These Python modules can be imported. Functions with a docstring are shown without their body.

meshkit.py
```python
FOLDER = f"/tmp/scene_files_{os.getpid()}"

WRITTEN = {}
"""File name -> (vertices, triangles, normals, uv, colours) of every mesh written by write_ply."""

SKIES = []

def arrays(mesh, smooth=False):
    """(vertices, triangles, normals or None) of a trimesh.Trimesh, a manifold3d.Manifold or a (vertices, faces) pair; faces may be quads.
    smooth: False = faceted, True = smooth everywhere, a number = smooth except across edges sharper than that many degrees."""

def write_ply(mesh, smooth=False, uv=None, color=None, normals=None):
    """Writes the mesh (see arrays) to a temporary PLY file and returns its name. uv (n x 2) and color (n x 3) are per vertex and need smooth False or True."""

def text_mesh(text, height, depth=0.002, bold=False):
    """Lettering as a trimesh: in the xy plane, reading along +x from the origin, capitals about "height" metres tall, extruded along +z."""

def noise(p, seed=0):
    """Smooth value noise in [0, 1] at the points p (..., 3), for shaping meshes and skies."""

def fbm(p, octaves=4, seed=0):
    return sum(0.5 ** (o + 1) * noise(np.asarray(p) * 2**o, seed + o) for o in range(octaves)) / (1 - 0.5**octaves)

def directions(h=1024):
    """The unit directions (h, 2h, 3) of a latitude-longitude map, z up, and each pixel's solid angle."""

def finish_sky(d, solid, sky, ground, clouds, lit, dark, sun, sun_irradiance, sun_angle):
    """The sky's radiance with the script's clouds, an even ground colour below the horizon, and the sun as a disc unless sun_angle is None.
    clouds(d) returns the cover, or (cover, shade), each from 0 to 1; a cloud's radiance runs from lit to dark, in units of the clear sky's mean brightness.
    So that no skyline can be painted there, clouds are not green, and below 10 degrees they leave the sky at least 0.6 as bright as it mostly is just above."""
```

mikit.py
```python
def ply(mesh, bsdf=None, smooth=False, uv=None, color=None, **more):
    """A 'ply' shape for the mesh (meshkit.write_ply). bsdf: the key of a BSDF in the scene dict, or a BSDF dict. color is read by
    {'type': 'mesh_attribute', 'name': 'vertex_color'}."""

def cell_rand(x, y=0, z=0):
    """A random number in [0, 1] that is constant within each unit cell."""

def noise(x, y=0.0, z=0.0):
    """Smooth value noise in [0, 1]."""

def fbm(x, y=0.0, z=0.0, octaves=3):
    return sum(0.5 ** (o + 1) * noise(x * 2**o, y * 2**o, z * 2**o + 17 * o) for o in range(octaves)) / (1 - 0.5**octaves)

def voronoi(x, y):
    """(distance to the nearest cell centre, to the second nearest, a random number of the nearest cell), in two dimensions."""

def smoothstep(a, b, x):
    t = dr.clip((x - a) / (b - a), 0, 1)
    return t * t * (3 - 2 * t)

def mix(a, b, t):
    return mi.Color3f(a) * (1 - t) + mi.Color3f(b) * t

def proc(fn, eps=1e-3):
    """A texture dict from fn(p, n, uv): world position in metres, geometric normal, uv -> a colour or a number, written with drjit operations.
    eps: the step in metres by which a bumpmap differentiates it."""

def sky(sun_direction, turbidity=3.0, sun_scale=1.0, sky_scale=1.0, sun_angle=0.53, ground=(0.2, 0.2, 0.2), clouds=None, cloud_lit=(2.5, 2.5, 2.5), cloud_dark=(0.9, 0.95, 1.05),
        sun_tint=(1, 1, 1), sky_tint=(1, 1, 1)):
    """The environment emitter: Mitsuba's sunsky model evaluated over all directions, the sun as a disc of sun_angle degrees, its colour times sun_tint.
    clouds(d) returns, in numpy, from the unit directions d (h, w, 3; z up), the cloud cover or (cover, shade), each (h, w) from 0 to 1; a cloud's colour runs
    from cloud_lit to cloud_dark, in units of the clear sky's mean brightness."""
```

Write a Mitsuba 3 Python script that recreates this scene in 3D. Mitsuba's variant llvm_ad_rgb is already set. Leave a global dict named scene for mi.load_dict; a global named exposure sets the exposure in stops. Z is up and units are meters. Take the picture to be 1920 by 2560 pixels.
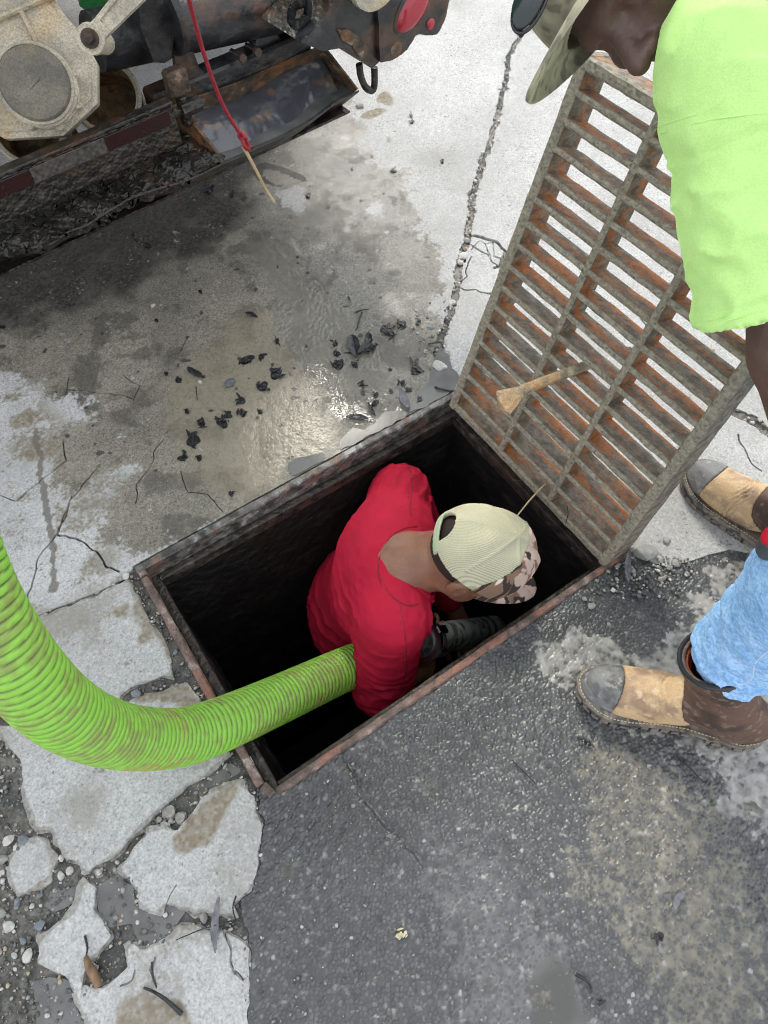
import math
import numpy as np, trimesh, shapely
import shapely.geometry as sg
from shapely.ops import unary_union
from scipy import ndimage as ndi
from scipy.spatial import cKDTree
import drjit as dr
import mitsuba as mi
import mikit, meshkit
from mikit import proc, smoothstep, mix

# ------------------------------------------------------------------ camera, light, exposure
F, CAM_H = 1800.0, 1.42                       # focal length in pixels of a 1920 x 2560 frame, camera height
_n = np.array([-0.02618341, -0.52926435, -0.84805287]); _n /= np.linalg.norm(_n)
_f = np.array([0, 0, 1]) - _n * _n[2]; _f /= np.linalg.norm(_f)
ROT = np.array([np.cross(_f, _n), _f, _n])     # world <- camera (right, down, forward)
CAM = np.array([0, 0, CAM_H])
_m = np.eye(4); _m[:3, 0], _m[:3, 1], _m[:3, 2], _m[:3, 3] = -ROT[:, 0], -ROT[:, 1], ROT[:, 2], CAM
scene = {"camera": {"type": "perspective", "fov": math.degrees(2 * math.atan(960 / F)), "fov_axis": "x", "near_clip": 0.02, "far_clip": 200.0,
                    "to_world": mi.ScalarTransform4f(_m.tolist())}}
SUN = (-0.08, 0.72, 0.73)
scene["daylight"] = mikit.sky(SUN, turbidity=3, sun_scale=0.33, sun_angle=14, sun_tint=(0.86, 0.98, 1.16), clouds=lambda d: 1.0, cloud_lit=(2.42, 2.5, 2.62), ground=(0.25, 0.25, 0.25))
exposure = 2.78
labels = {}


def ray(u, v):
    return ROT @ (np.array([u - 960.0, v - 1280.0, F]) / F)


def at(u, v, z=0.0):
    """The point of height z seen at (u, v)."""
    d = ray(u, v)
    return CAM + d * ((z - CAM_H) / d[2])


def deep(u, v, t):
    """The point at depth t seen at (u, v)."""
    return CAM + ray(u, v) * t


def at2(pts, z=0.0):
    return np.array([at(u, v, z)[:2] for u, v in pts])


# ------------------------------------------------------------------ helpers
def numbered(key):
    if key not in labels and key not in scene:
        return key
    k = 1
    while f"{key}_{k:03d}" in labels or f"{key}_{k:03d}" in scene:
        k += 1
    return f"{key}_{k:03d}"


def thing(name, label=None, cat=None, group=None, kind=None):
    key = numbered(name)
    labels[key] = {k: v for k, v in (("label", label), ("category", cat), ("group", group), ("kind", kind)) if v}
    return key


def put(name, mesh, bsdf, parent=None, smooth=False, label=None, kind=None, **kw):
    key = numbered(parent + "__" + name if parent else name)
    scene[key] = mikit.ply(mesh, bsdf, smooth=smooth, **kw)
    labels.setdefault(key, {k: v for k, v in (("label", label), ("kind", kind)) if v})
    return key


def solo(name, mesh, bsdf, label, cat, group=None, kind=None, smooth=False, **kw):
    key = numbered(name)
    scene[key] = mikit.ply(mesh, bsdf, smooth=smooth, **kw)
    labels[key] = {k: v for k, v in (("label", label), ("category", cat), ("group", group), ("kind", kind)) if v}
    return key


def unit(v):
    v = np.asarray(v, float)
    return v / np.linalg.norm(v)


def cat(ms):
    return trimesh.util.concatenate(list(ms))


def extrude(poly, z0, z1):
    ms = []
    for g in getattr(poly, "geoms", [poly]):
        if g.geom_type == "Polygon" and g.area > 1e-7:
            m = trimesh.creation.extrude_polygon(g, z1 - z0, engine="earcut")
            m.apply_translation([0, 0, z0])
            ms.append(m)
    return cat(ms)


def frame(o, x, y, z=None):
    x, y = np.asarray(x, float), np.asarray(y, float)
    z = np.cross(x, y) if z is None else np.asarray(z, float)
    m = np.eye(4)
    m[:3, 0], m[:3, 1], m[:3, 2], m[:3, 3] = x, y, z, o
    return m


def bevel_box(sx, sy, sz, b=0.003):
    """A chamfered box centred on the origin (44 triangles)."""
    h = np.array([sx, sy, sz]) / 2
    b = min(b, h.min() * 0.6)
    p = []
    for s in np.array([(i, j, k) for i in (-1, 1) for j in (-1, 1) for k in (-1, 1)]):
        for a in range(3):
            q = (h - b) * s
            q[a] = h[a] * s[a]
            p.append(q)
    return trimesh.Trimesh(*[getattr(trimesh.convex.convex_hull(np.array(p)), k) for k in ("vertices", "faces")], process=False)


def box_at(o, x, y, z, sx, sy, sz, b=0.003):
    m = bevel_box(sx, sy, sz, b)
    m.apply_transform(frame(o, x, y, z))
    return m


def tube(path, rad, sides=12, cap=True, up=None):
    """A tube along a polyline with a radius per point; returns (mesh, rings, ring angle)."""
    p = np.asarray(path, float)
    t = np.gradient(p, axis=0)
    t /= np.linalg.norm(t, axis=1, keepdims=True) + 1e-12
    a = np.zeros_like(p)
    a0 = np.cross(t[0], [0, 0, 1.0] if abs(t[0][2]) < 0.9 else [1.0, 0, 0])
    for i in range(len(p)):
        a0 = a0 - t[i] * (a0 @ t[i])
        a0 /= np.linalg.norm(a0)
        a[i] = a0
    b = np.cross(t, a)
    ang = np.arange(sides) * 2 * np.pi / sides
    r = np.broadcast_to(np.asarray(rad, float), (len(p),)) if np.ndim(rad) < 2 else rad
    r = r[:, None] * np.ones(sides) if r.ndim == 1 else r
    v = p[:, None] + r[..., None] * (np.cos(ang)[None, :, None] * a[:, None] + np.sin(ang)[None, :, None] * b[:, None])
    i, j = np.meshgrid(np.arange(len(p) - 1), np.arange(sides), indexing="ij")
    q = np.stack([i * sides + j, i * sides + (j + 1) % sides, (i + 1) * sides + (j + 1) % sides, (i + 1) * sides + j], -1).reshape(-1, 4)
    f = np.vstack([q[:, [0, 1, 2]], q[:, [0, 2, 3]]])
    v = v.reshape(-1, 3)
    if cap:
        n = len(v)
        v = np.vstack([v, p[0], p[-1]])
        k = np.arange(sides)
        f = np.vstack([f, np.stack([(k + 1) % sides, k, k * 0 + n], 1), np.stack([n - sides + k, n - sides + (k + 1) % sides, k * 0 + n + 1], 1)])
    return trimesh.Trimesh(v, f, process=False)


def spline(pts, n):
    """Catmull-Rom through the points, n samples, evenly spaced."""
    p = np.asarray(pts, float)
    e = np.vstack([2 * p[0] - p[1], p, 2 * p[-1] - p[-2]])
    out = []
    for i in range(1, len(e) - 2):
        for t in np.linspace(0, 1, 40, endpoint=False):
            a, b, c, d = e[i - 1], e[i], e[i + 1], e[i + 2]
            out.append(0.5 * (2 * b + (c - a) * t + (2 * a - 5 * b + 4 * c - d) * t * t + (3 * b - a - 3 * c + d) * t ** 3))
    out = np.array(out + [p[-1]])
    s = np.concatenate([[0], np.cumsum(np.linalg.norm(np.diff(out[:, :3], axis=0), axis=1))])
    return np.stack([np.interp(np.linspace(0, s[-1], n), s, out[:, k]) for k in range(p.shape[1])], 1)


def lathe(profile, sides=32):
    """Revolves (radius, height) points about z."""
    return trimesh.creation.revolve(np.asarray(profile, float), sections=sides)


def surface_net(fn, lo, hi, h):
    """The zero surface of fn(points) (negative inside) as a smooth mesh."""
    lo, hi = np.asarray(lo, float), np.asarray(hi, float)
    n = np.ceil((hi - lo) / h).astype(int) + 1
    n = ((n + 3) // 4) * 4
    ax = [lo[k] + h * np.arange(n[k]) for k in range(3)]
    ac = [a[::4] + 1.5 * h for a in ax]
    coarse = fn(np.stack(np.meshgrid(*ac, indexing="ij"), -1).reshape(-1, 3)).reshape(n // 4)
    d = coarse.repeat(4, 0).repeat(4, 1).repeat(4, 2)
    near = np.flatnonzero(np.abs(d).ravel() < 8.5 * h)
    ijk = np.unravel_index(near, tuple(n))
    d = d.ravel()
    d[near] = fn(np.stack([ax[k][ijk[k]] for k in range(3)], 1))
    d = d.reshape(tuple(n))
    s = d < 0
    acc, cnt = np.zeros(tuple(n - 1) + (3,)), np.zeros(tuple(n - 1))
    quads = []
    for a in range(3):
        sl0, sl1 = [slice(None)] * 3, [slice(None)] * 3
        sl0[a], sl1[a] = slice(0, -1), slice(1, None)
        e = np.argwhere(s[tuple(sl0)] != s[tuple(sl1)])
        e1 = e.copy(); e1[:, a] += 1
        d0, d1 = d[tuple(e.T)], d[tuple(e1.T)]
        t = d0 / (d0 - d1)
        p = lo + h * e
        p[:, a] += h * t
        b, c = (a + 1) % 3, (a + 2) % 3
        cells = []
        for db, dc in ((0, 0), (-1, 0), (-1, -1), (0, -1)):
            q = e.copy(); q[:, b] += db; q[:, c] += dc
            cells.append(q)
        ok = np.all([(q >= 0).all(1) & (q < n - 1).all(1) for q in cells], axis=0)
        for q in cells:
            m = (q >= 0).all(1) & (q < n - 1).all(1)
            np.add.at(acc, tuple(q[m].T), p[m])
            np.add.at(cnt, tuple(q[m].T), 1)
        quads.append((np.stack([np.ravel_multi_index(tuple(q[ok].T), tuple(n - 1)) for q in cells], 1), d0[ok] < 0))
    used = np.flatnonzero(cnt.ravel() > 0)
    remap = np.full(cnt.size, -1)
    remap[used] = np.arange(len(used))
    v = acc.reshape(-1, 3)[used] / cnt.ravel()[used, None]
    f = []
    for q, fl in quads:
        q = remap[q]
        q = np.where(fl[:, None], q, q[:, ::-1])
        f += [q[:, [0, 1, 2]], q[:, [0, 2, 3]]]
    f = np.vstack(f)
    for _ in range(2):
        e = h * 0.25
        d0 = fn(v)
        gr = np.stack([fn(v + e * np.eye(3)[k]) - d0 for k in range(3)], 1) / e
        step = -(d0 / (np.sum(gr * gr, 1) + 1e-6))[:, None] * gr
        l = np.linalg.norm(step, axis=1, keepdims=True)
        v = v + step * np.minimum(1, h * 0.6 / (l + 1e-9))
    return trimesh.Trimesh(v, f, process=False)


# signed distances, all on (n, 3) points
def s_bone(a, b, ra, rb):
    a, b = np.asarray(a, float), np.asarray(b, float)
    ab = b - a

    def fn(p):
        t = np.clip((p - a) @ ab / (ab @ ab), 0, 1)
        return np.linalg.norm(p - a - t[:, None] * ab, axis=1) - (ra + (rb - ra) * t)
    return fn


def s_ell(c, r, axes=None):
    c, r = np.asarray(c, float), np.asarray(r, float)
    A = np.eye(3) if axes is None else np.asarray(axes, float)      # rows are the axes

    def fn(p):
        q = (p - c) @ A.T
        k = np.linalg.norm(q / r, axis=1)
        k2 = np.linalg.norm(q / r ** 2, axis=1) + 1e-9
        return k * (k - 1) / k2
    return fn


def smin(fs, k):
    def fn(p):
        d = fs[0](p)
        for f in fs[1:]:
            e = f(p)
            h = np.clip(0.5 + 0.5 * (d - e) / k, 0, 1)
            d = d * (1 - h) + e * h - k * h * (1 - h)
        return d
    return fn


def s_cut(f, point, normal, k=0.004):
    """Keeps the side of the plane that the normal points away from."""
    n = unit(normal)

    def fn(p):
        a, b = f(p), (p - point) @ n
        h = np.clip(0.5 - 0.5 * (a - b) / k, 0, 1)
        return a * (1 - h) + b * h + k * h * (1 - h)
    return fn


def s_minus(f, g, k=0.004):
    def fn(p):
        a, b = f(p), -g(p)
        h = np.clip(0.5 - 0.5 * (a - b) / k, 0, 1)
        return a * (1 - h) + b * h + k * h * (1 - h)
    return fn


def fold(p, seed, scale):
    return meshkit.fbm(np.asarray(p) / scale, 3, seed) - 0.5

# ------------------------------------------------------------------ grids of stains, grain and relief in metres on the ground
class Grid:
    """Values on a world-space grid, read bilinearly by a procedural texture."""

    def __init__(self, x0, y0, x1, y1, step):
        self.x0, self.y0, self.step = x0, y0, step
        self.w, self.h = int((x1 - x0) / step), int((y1 - y0) / step)
        self.rng = np.random.default_rng(7)

    def fbm(self, size, octaves=3, seed=0):
        out, amp, tot = 0, 1.0, 0.0
        for o in range(octaves):
            s = size / 2 ** o
            if s < self.step * 1.5 and o:
                break
            r = np.random.default_rng(1000 * seed + o)
            ny, nx = max(2, int(self.h * self.step / s) + 3), max(2, int(self.w * self.step / s) + 3)
            a = r.random((ny, nx)).astype(np.float32)
            yy, xx = np.arange(self.h) * self.step / s + 1, np.arange(self.w) * self.step / s + 1
            iy, ix = yy.astype(int), xx.astype(int)
            ty, tx = (yy - iy), (xx - ix)
            ty, tx = (ty * ty * (3 - 2 * ty)).astype(np.float32), (tx * tx * (3 - 2 * tx)).astype(np.float32)
            iy, ix = np.minimum(iy, ny - 2), np.minimum(ix, nx - 2)
            rows0 = a[iy][:, ix] * (1 - tx) + a[iy][:, ix + 1] * tx
            rows1 = a[iy + 1][:, ix] * (1 - tx) + a[iy + 1][:, ix + 1] * tx
            out = out + amp * (rows0 * (1 - ty[:, None]) + rows1 * ty[:, None])
            tot += amp
            amp *= 0.55
        return out / tot

    def grain(self, seed=0):
        return np.random.default_rng(seed).random((self.h, self.w)).astype(np.float32)

    def xy(self):
        return np.meshgrid(self.x0 + self.step * np.arange(self.w), self.y0 + self.step * np.arange(self.h))

    def area(self, polys, soft=0.02, warp=0.02, size=0.08, seed=5):
        """0 outside to 1 inside the outlines, with a soft border whose line wanders."""
        k = max(1, int(round(0.008 / self.step)))
        xs, ys = self.x0 + self.step * k * np.arange(self.w // k + 2), self.y0 + self.step * k * np.arange(self.h // k + 2)
        X, Y = np.meshgrid(xs, ys)
        g = unary_union([sg.Polygon(p).buffer(0) for p in polys])
        shapely.prepare(g)
        m = shapely.contains_xy(g, X.ravel(), Y.ravel()).reshape(X.shape).astype(np.float32)
        m = ndi.gaussian_filter(m, soft / (self.step * k))
        dx, dy = (self.fbm(size, 4, seed) - 0.5) * 2 * warp / (self.step * k), (self.fbm(size, 4, seed + 1) - 0.5) * 2 * warp / (self.step * k)
        yy, xx = np.meshgrid(np.arange(self.h) / k, np.arange(self.w) / k, indexing="ij")
        return ndi.map_coordinates(m, [yy + dy, xx + dx], order=1, mode="nearest").astype(np.float32)

    def lookup(self, a):
        flat = mi.Float(np.ascontiguousarray(a, np.float32).ravel())
        w, h, x0, y0, step = self.w, self.h, self.x0, self.y0, self.step

        def fn(p):
            x, y = dr.clip((p.x - x0) / step, 0, w - 1.01), dr.clip((p.y - y0) / step, 0, h - 1.01)
            i, j = mi.UInt32(x), mi.UInt32(y)
            tx, ty = x - mi.Float(i), y - mi.Float(j)
            k = j * w + i
            g = lambda q: dr.gather(mi.Float, flat, q)  # noqa: E731
            return (g(k) * (1 - tx) + g(k + 1) * tx) * (1 - ty) + (g(k + w) * (1 - tx) + g(k + w + 1) * tx) * ty
        return fn


def sm(a, b, x):
    t = np.clip((x - a) / (b - a), 0, 1)
    return t * t * (3 - 2 * t)


def blend(c, col, m):
    return c * (1 - m[..., None]) + np.asarray(col, np.float32) * m[..., None]


def ell2(u, v, ru, rv=None, ang=0.0):
    rv = ru if rv is None else rv
    t = np.linspace(0, 2 * np.pi, 14, endpoint=False)
    a = math.radians(ang)
    x, y = ru * np.cos(t), rv * np.sin(t)
    return at2(np.stack([u + x * math.cos(a) - y * math.sin(a), v + x * math.sin(a) + y * math.cos(a)], 1))


E1, E2 = unit([0.525, -0.851, 0]), unit([0.851, 0.525, 0])       # along the short and the long side of the drain
ZUP = np.array([0, 0, 1.0])
FO = np.array([-0.566, 0.775, 0.0])                              # outer corner of the frame
FW, FL = 0.607, 0.935


def fr(s, t, z=0.0):
    return FO + E2 * s + E1 * t + ZUP * z


def fr_poly(s0, s1, t0, t1):
    return sg.Polygon([fr(s0, t0)[:2], fr(s1, t0)[:2], fr(s1, t1)[:2], fr(s0, t1)[:2]])


RNG = np.random.default_rng(11)


def rough_line(pts, step=0.012, amp=0.004, closed=False, seed=0):
    """World outline with a broken edge."""
    p = np.asarray(pts, float)
    if closed:
        p = np.vstack([p, p[:1]])
    s = np.concatenate([[0], np.cumsum(np.linalg.norm(np.diff(p, axis=0), axis=1))])
    n = max(2, int(s[-1] / step))
    t = np.linspace(0, s[-1], n + 1)
    q = np.stack([np.interp(t, s, p[:, k]) for k in (0, 1)], 1)
    off = np.stack([meshkit.fbm(np.stack([q[:, 0] / 0.03, q[:, 1] / 0.03, 0 * t + k], 1), 3, seed + k) - 0.5 for k in (0, 1)], 1)
    q = q + off * 2 * amp * 2
    return q[:-1] if closed else q


def crack(pts, w=0.004, amp=0.006, seed=0, world=False, taper=True):
    """A crack of varying width as a polygon (pts in photograph pixels)."""
    q = rough_line(pts if world else at2(pts), 0.007, amp, seed=seed)
    d = np.gradient(q, axis=0)
    nrm = np.stack([-d[:, 1], d[:, 0]], 1) / (np.linalg.norm(d, axis=1, keepdims=True) + 1e-9)
    t = np.linspace(0, 1, len(q))
    ww = np.interp(t, np.linspace(0, 1, len(np.atleast_1d(w))), np.atleast_1d(w)) if np.ndim(w) else np.full(len(q), w)
    rn = np.random.default_rng(seed + 400)
    n1 = 0.55 * meshkit.fbm(np.stack([t * len(q) / 7, 0 * t + seed, 0 * t], 1), 3, 3) + 0.45 * rn.random(len(q))
    n2 = 0.55 * meshkit.fbm(np.stack([t * len(q) / 7, 0 * t + seed + 9, 0 * t], 1), 3, 4) + 0.45 * rn.random(len(q))
    a, b = (ww * (0.15 + 0.7 * n1))[:, None], (ww * (0.15 + 0.7 * n2))[:, None]
    return unary_union([sg.Polygon([q[i] + nrm[i] * a[i], q[i + 1] + nrm[i + 1] * a[i + 1], q[i + 1] - nrm[i + 1] * b[i + 1], q[i] - nrm[i] * b[i]]).buffer(0.0003) for i in range(len(q) - 1)])


# outlines on the ground, read off the photograph
ASPHALT = [(641, 1979), (1518, 1377), (1569, 1379), (1595, 1353), (1640, 1389), (1673, 1392), (1705, 1386), (1764, 1366), (1820, 1352), (1900, 1366), (2300, 1290), (2900, 1500), (2900, 3300),
           (590, 3300), (615, 2560), (618, 2440), (622, 2380), (615, 2330), (590, 2300), (592, 2250), (629, 2220), (646, 2153), (652, 2068), (645, 2030)]
LOWLEFT = [(335, 1417), (325, 1429), (282, 1461), (228, 1486), (136, 1521), (84, 1543), (0, 1572), (-300, 1680), (-900, 1900), (-900, 3300), (590, 3300)] + ASPHALT[14:] + [(664, 2012)]
SLABS = [
    [(0, 1576), (84, 1549), (136, 1527), (228, 1492), (282, 1467), (318, 1442), (335, 1480), (362, 1530), (392, 1570), (415, 1620), (432, 1650), (428, 1690), (380, 1703), (347, 1710), (325, 1724), (293, 1755), (200, 1786), (100, 1796), (0, 1790), (-200, 1760), (-250, 1664)],
    [(-60, 1806), (0, 1812), (100, 1808), (200, 1798), (293, 1770), (330, 1745), (400, 1730), (470, 1702), (488, 1727), (510, 1765), (540, 1820), (565, 1870), (575, 1890), (555, 1905), (520, 1935), (488, 1960), (440, 1986), (415, 2010), (376, 2046), (342, 2081), (308, 2115), (283, 2145), (266, 2150), (236, 2166), (219, 2190), (211, 2185), (194, 2153), (165, 2148), (156, 2119), (135, 2106), (131, 2077), (93, 2077), (68, 2022), (51, 1975), (60, 1960), (54, 1944), (49, 1901), (16, 1868), (0, 1832), (-50, 1830)],
    [(291, 2165), (349, 2093), (405, 2064), (440, 2072), (470, 2050), (498, 1997), (530, 1972), (565, 1955), (600, 1950), (632, 1985), (650, 2068), (646, 2153), (629, 2220), (599, 2243), (587, 2254), (600, 2296), (527, 2283), (468, 2271), (413, 2258), (409, 2283), (380, 2283), (346, 2271), (338, 2224), (321, 2203), (293, 2182)],
    [(21, 2140), (42, 2127), (55, 2106), (93, 2093), (122, 2102), (127, 2131), (139, 2148), (127, 2178), (131, 2203), (84, 2220), (38, 2245), (25, 2220), (17, 2178)],
    [(211, 2199), (245, 2220), (236, 2279), (270, 2313), (288, 2330), (278, 2351), (245, 2388), (225, 2405), (214, 2440), (205, 2490), (190, 2480), (172, 2462), (143, 2435), (122, 2427), (89, 2397), (101, 2372), (97, 2342), (139, 2321), (165, 2288), (194, 2254), (198, 2220)],
    [(182, 2486), (211, 2464), (255, 2466), (290, 2441), (318, 2420), (305, 2366), (330, 2355), (360, 2372), (380, 2364), (422, 2342), (447, 2313), (485, 2321), (527, 2330), (570, 2321), (603, 2351), (624, 2376), (620, 2448), (618, 2700), (240, 2800), (216, 2560), (190, 2520)],
]
CRUMBS = [(382, 2076, 25, 15, -15), (424, 2030, 17, 14, 20), (453, 2045, 13, 15, 0), (413, 2060, 10, 9, 0), (428, 2052, 6, 7, 0), (399, 2047, 9, 7, 0), (247, 2180, 12, 8, -30)]
MAIN_CRACK = [(1400, -420), (1350, -180), (1305, 30), (1300, 89), (1268, 148), (1263, 212), (1243, 277), (1231, 336), (1211, 395), (1190, 450), (1182, 480), (1176, 555), (1168, 593), (1153, 639), (1144, 669), (1146, 711), (1136, 745), (1120, 791), (1106, 833), (1099, 875), (1094, 912), (1112, 975)]
CROSS_CRACK = [(1142, 715), (1187, 726), (1225, 740), (1290, 752), (1338, 766), (1379, 796), (1470, 821), (1536, 862), (1667, 890), (1718, 933), (1780, 985), (1829, 1019), (1890, 1064), (1960, 1110), (2300, 1230)]
WET = [(-700, 560), (0, 560), (300, 300), (700, 140), (880, 240), (888, 285), (901, 312), (897, 352), (928, 388), (946, 415), (990, 419), (1013, 424), (1026, 446), (1013, 468), (1035, 490), (1026, 513), (1050, 575), (1072, 584), (1106, 610), (1102, 660), (1106, 677), (1098, 702), (1085, 736), (1085, 762), (1120, 830), (1135, 990), (700, 1240), (335, 1417), (300, 1375), (240, 1345), (290, 1315), (270, 1282), (240, 1262), (262, 1251), (270, 1209), (308, 1213), (333, 1196), (321, 1171), (295, 1129), (262, 1160), (236, 1200), (203, 1226), (170, 1240), (139, 1210), (105, 1192), (139, 1158), (160, 1129), (143, 1099), (160, 1074), (203, 1044), (190, 1023), (228, 1002), (186, 994), (165, 990), (105, 968), (72, 947), (30, 926), (0, 939), (-700, 1000)]


def ground_grids():
    g = Grid(-1.75, -0.25, 1.6, 3.9, 0.002)
    P = lambda *q: [at2(x) for x in q]  # noqa: E731
    fine, mid, big = g.fbm(0.006, 2, 1), g.fbm(0.03, 3, 2), g.fbm(0.25, 4, 3)
    gr = ndi.gaussian_filter(g.grain(4), 0.45)
    gr = (gr - gr.mean()) / gr.std()
    col = np.empty((g.h, g.w, 3), np.float32)
    col[:] = np.array([0.425, 0.428, 0.425], np.float32)
    col *= (0.80 + 0.28 * big + 0.12 * (mid - 0.5) + 0.30 * (fine - 0.5))[..., None]
    col *= (1 + 0.13 * gr)[..., None]
    spk = g.grain(77)
    spk = ndi.gaussian_filter((spk > 0.985).astype(np.float32), 0.6) * 2.2
    col = blend(col, (0.07, 0.068, 0.065), np.clip(spk, 0, 1) * 0.55)
    spk = ndi.gaussian_filter((g.grain(78) > 0.988).astype(np.float32), 0.7) * 2.4
    col = blend(col, (0.62, 0.61, 0.58), np.clip(spk, 0, 1) * 0.6)
    rough = np.full((g.h, g.w), 0.82, np.float32)
    col = blend(col, (0.27, 0.265, 0.25), 0.7 * sm(0.45, 0.75, 0.6 * g.fbm(0.18, 5, 18) + 0.4 * fine))
    # dark pores and pale sand grains
    pores = sm(0.80, 0.86, g.fbm(0.007, 2, 21)) * sm(0.4, 0.6, g.fbm(0.06, 2, 22))
    col = blend(col, (0.10, 0.095, 0.085), pores * 0.75)
    # brown stains on the dry slabs
    st = g.area([at2(x) for x in ([(582, 1958), (612, 1984), (577, 2013), (540, 2077), (498, 2119), (464, 2140), (426, 2119), (426, 2085), (464, 2064), (498, 2009)], [(287, 2482), (380, 2460), (468, 2494), (477, 2560), (470, 2700), (274, 2700)],
                [(318, 1440), (345, 1432), (420, 1560), (450, 1640), (440, 1660), (405, 1640), (390, 1590), (345, 1560), (330, 1500)], [(470, 1700), (560, 1850), (575, 1890), (540, 1890), (500, 1800), (440, 1760), (330, 1770), (330, 1745)])]
                + [ell2(*e) for e in ((211, 1548, 18, 12, 0), (293, 1527, 38, 14, -25), (239, 1581, 8, 8), (358, 1592, 22, 15, -20), (182, 2008, 8, 20), (218, 2080, 10, 16), (964, 245, 20, 18), (933, 285, 36, 11, -10), (973, 348, 11, 6), (25, 994, 26, 9), (60, 1050, 40, 20, -20), (100, 1130, 40, 24, -30))], 0.006, 0.016, 0.05, 30)
    st = sm(0.25, 0.95, st + 1.3 * (g.fbm(0.035, 5, 19) - 0.5)) * (0.35 + 0.9 * fine)
    col = blend(col, (0.19, 0.155, 0.105), st)
    # mottled dirt on the dry slabs at the left
    left = g.area(P([(-600, 900), (60, 930), (260, 1150), (330, 1200), (300, 1330), (290, 1430), (84, 1543), (-600, 1700)]), 0.02, 0.03, 0.1, 33)
    mot = left * sm(0.47, 0.60, g.fbm(0.10, 6, 34) * 0.8 + 0.2 * fine)
    col = blend(col, (0.17, 0.145, 0.105), mot * (0.70 + 0.6 * (fine - 0.5)))
    line = g.area(P([(84, 1075), (96, 1075), (112, 1200), (136, 1330), (142, 1480), (128, 1480), (122, 1340), (98, 1220)]), 0.004, 0.008, 0.03, 35)
    col = blend(col, (0.11, 0.10, 0.085), sm(0.3, 0.6, line + 0.4 * (mid - 0.5)) * 0.8)
    # grime and bared stones on the broken edges of the lower slabs
    inner = g.area([at2(p) for p in SLABS], 0.007, 0.006, 0.03, 36)
    edge = sm(0.97, 0.55, inner) * g.area([at2(LOWLEFT)], 0.01, 0.0, 0.1, 37)
    edge = sm(0.35, 0.60, edge * 0.75 + 0.9 * (g.fbm(0.03, 4, 38) - 0.5))
    col = blend(col, (0.15, 0.13, 0.105), edge * (0.35 + 0.9 * (fine - 0.3)))
    lowm = g.area([at2(LOWLEFT)], 0.01, 0.0, 0.1, 37)
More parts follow.
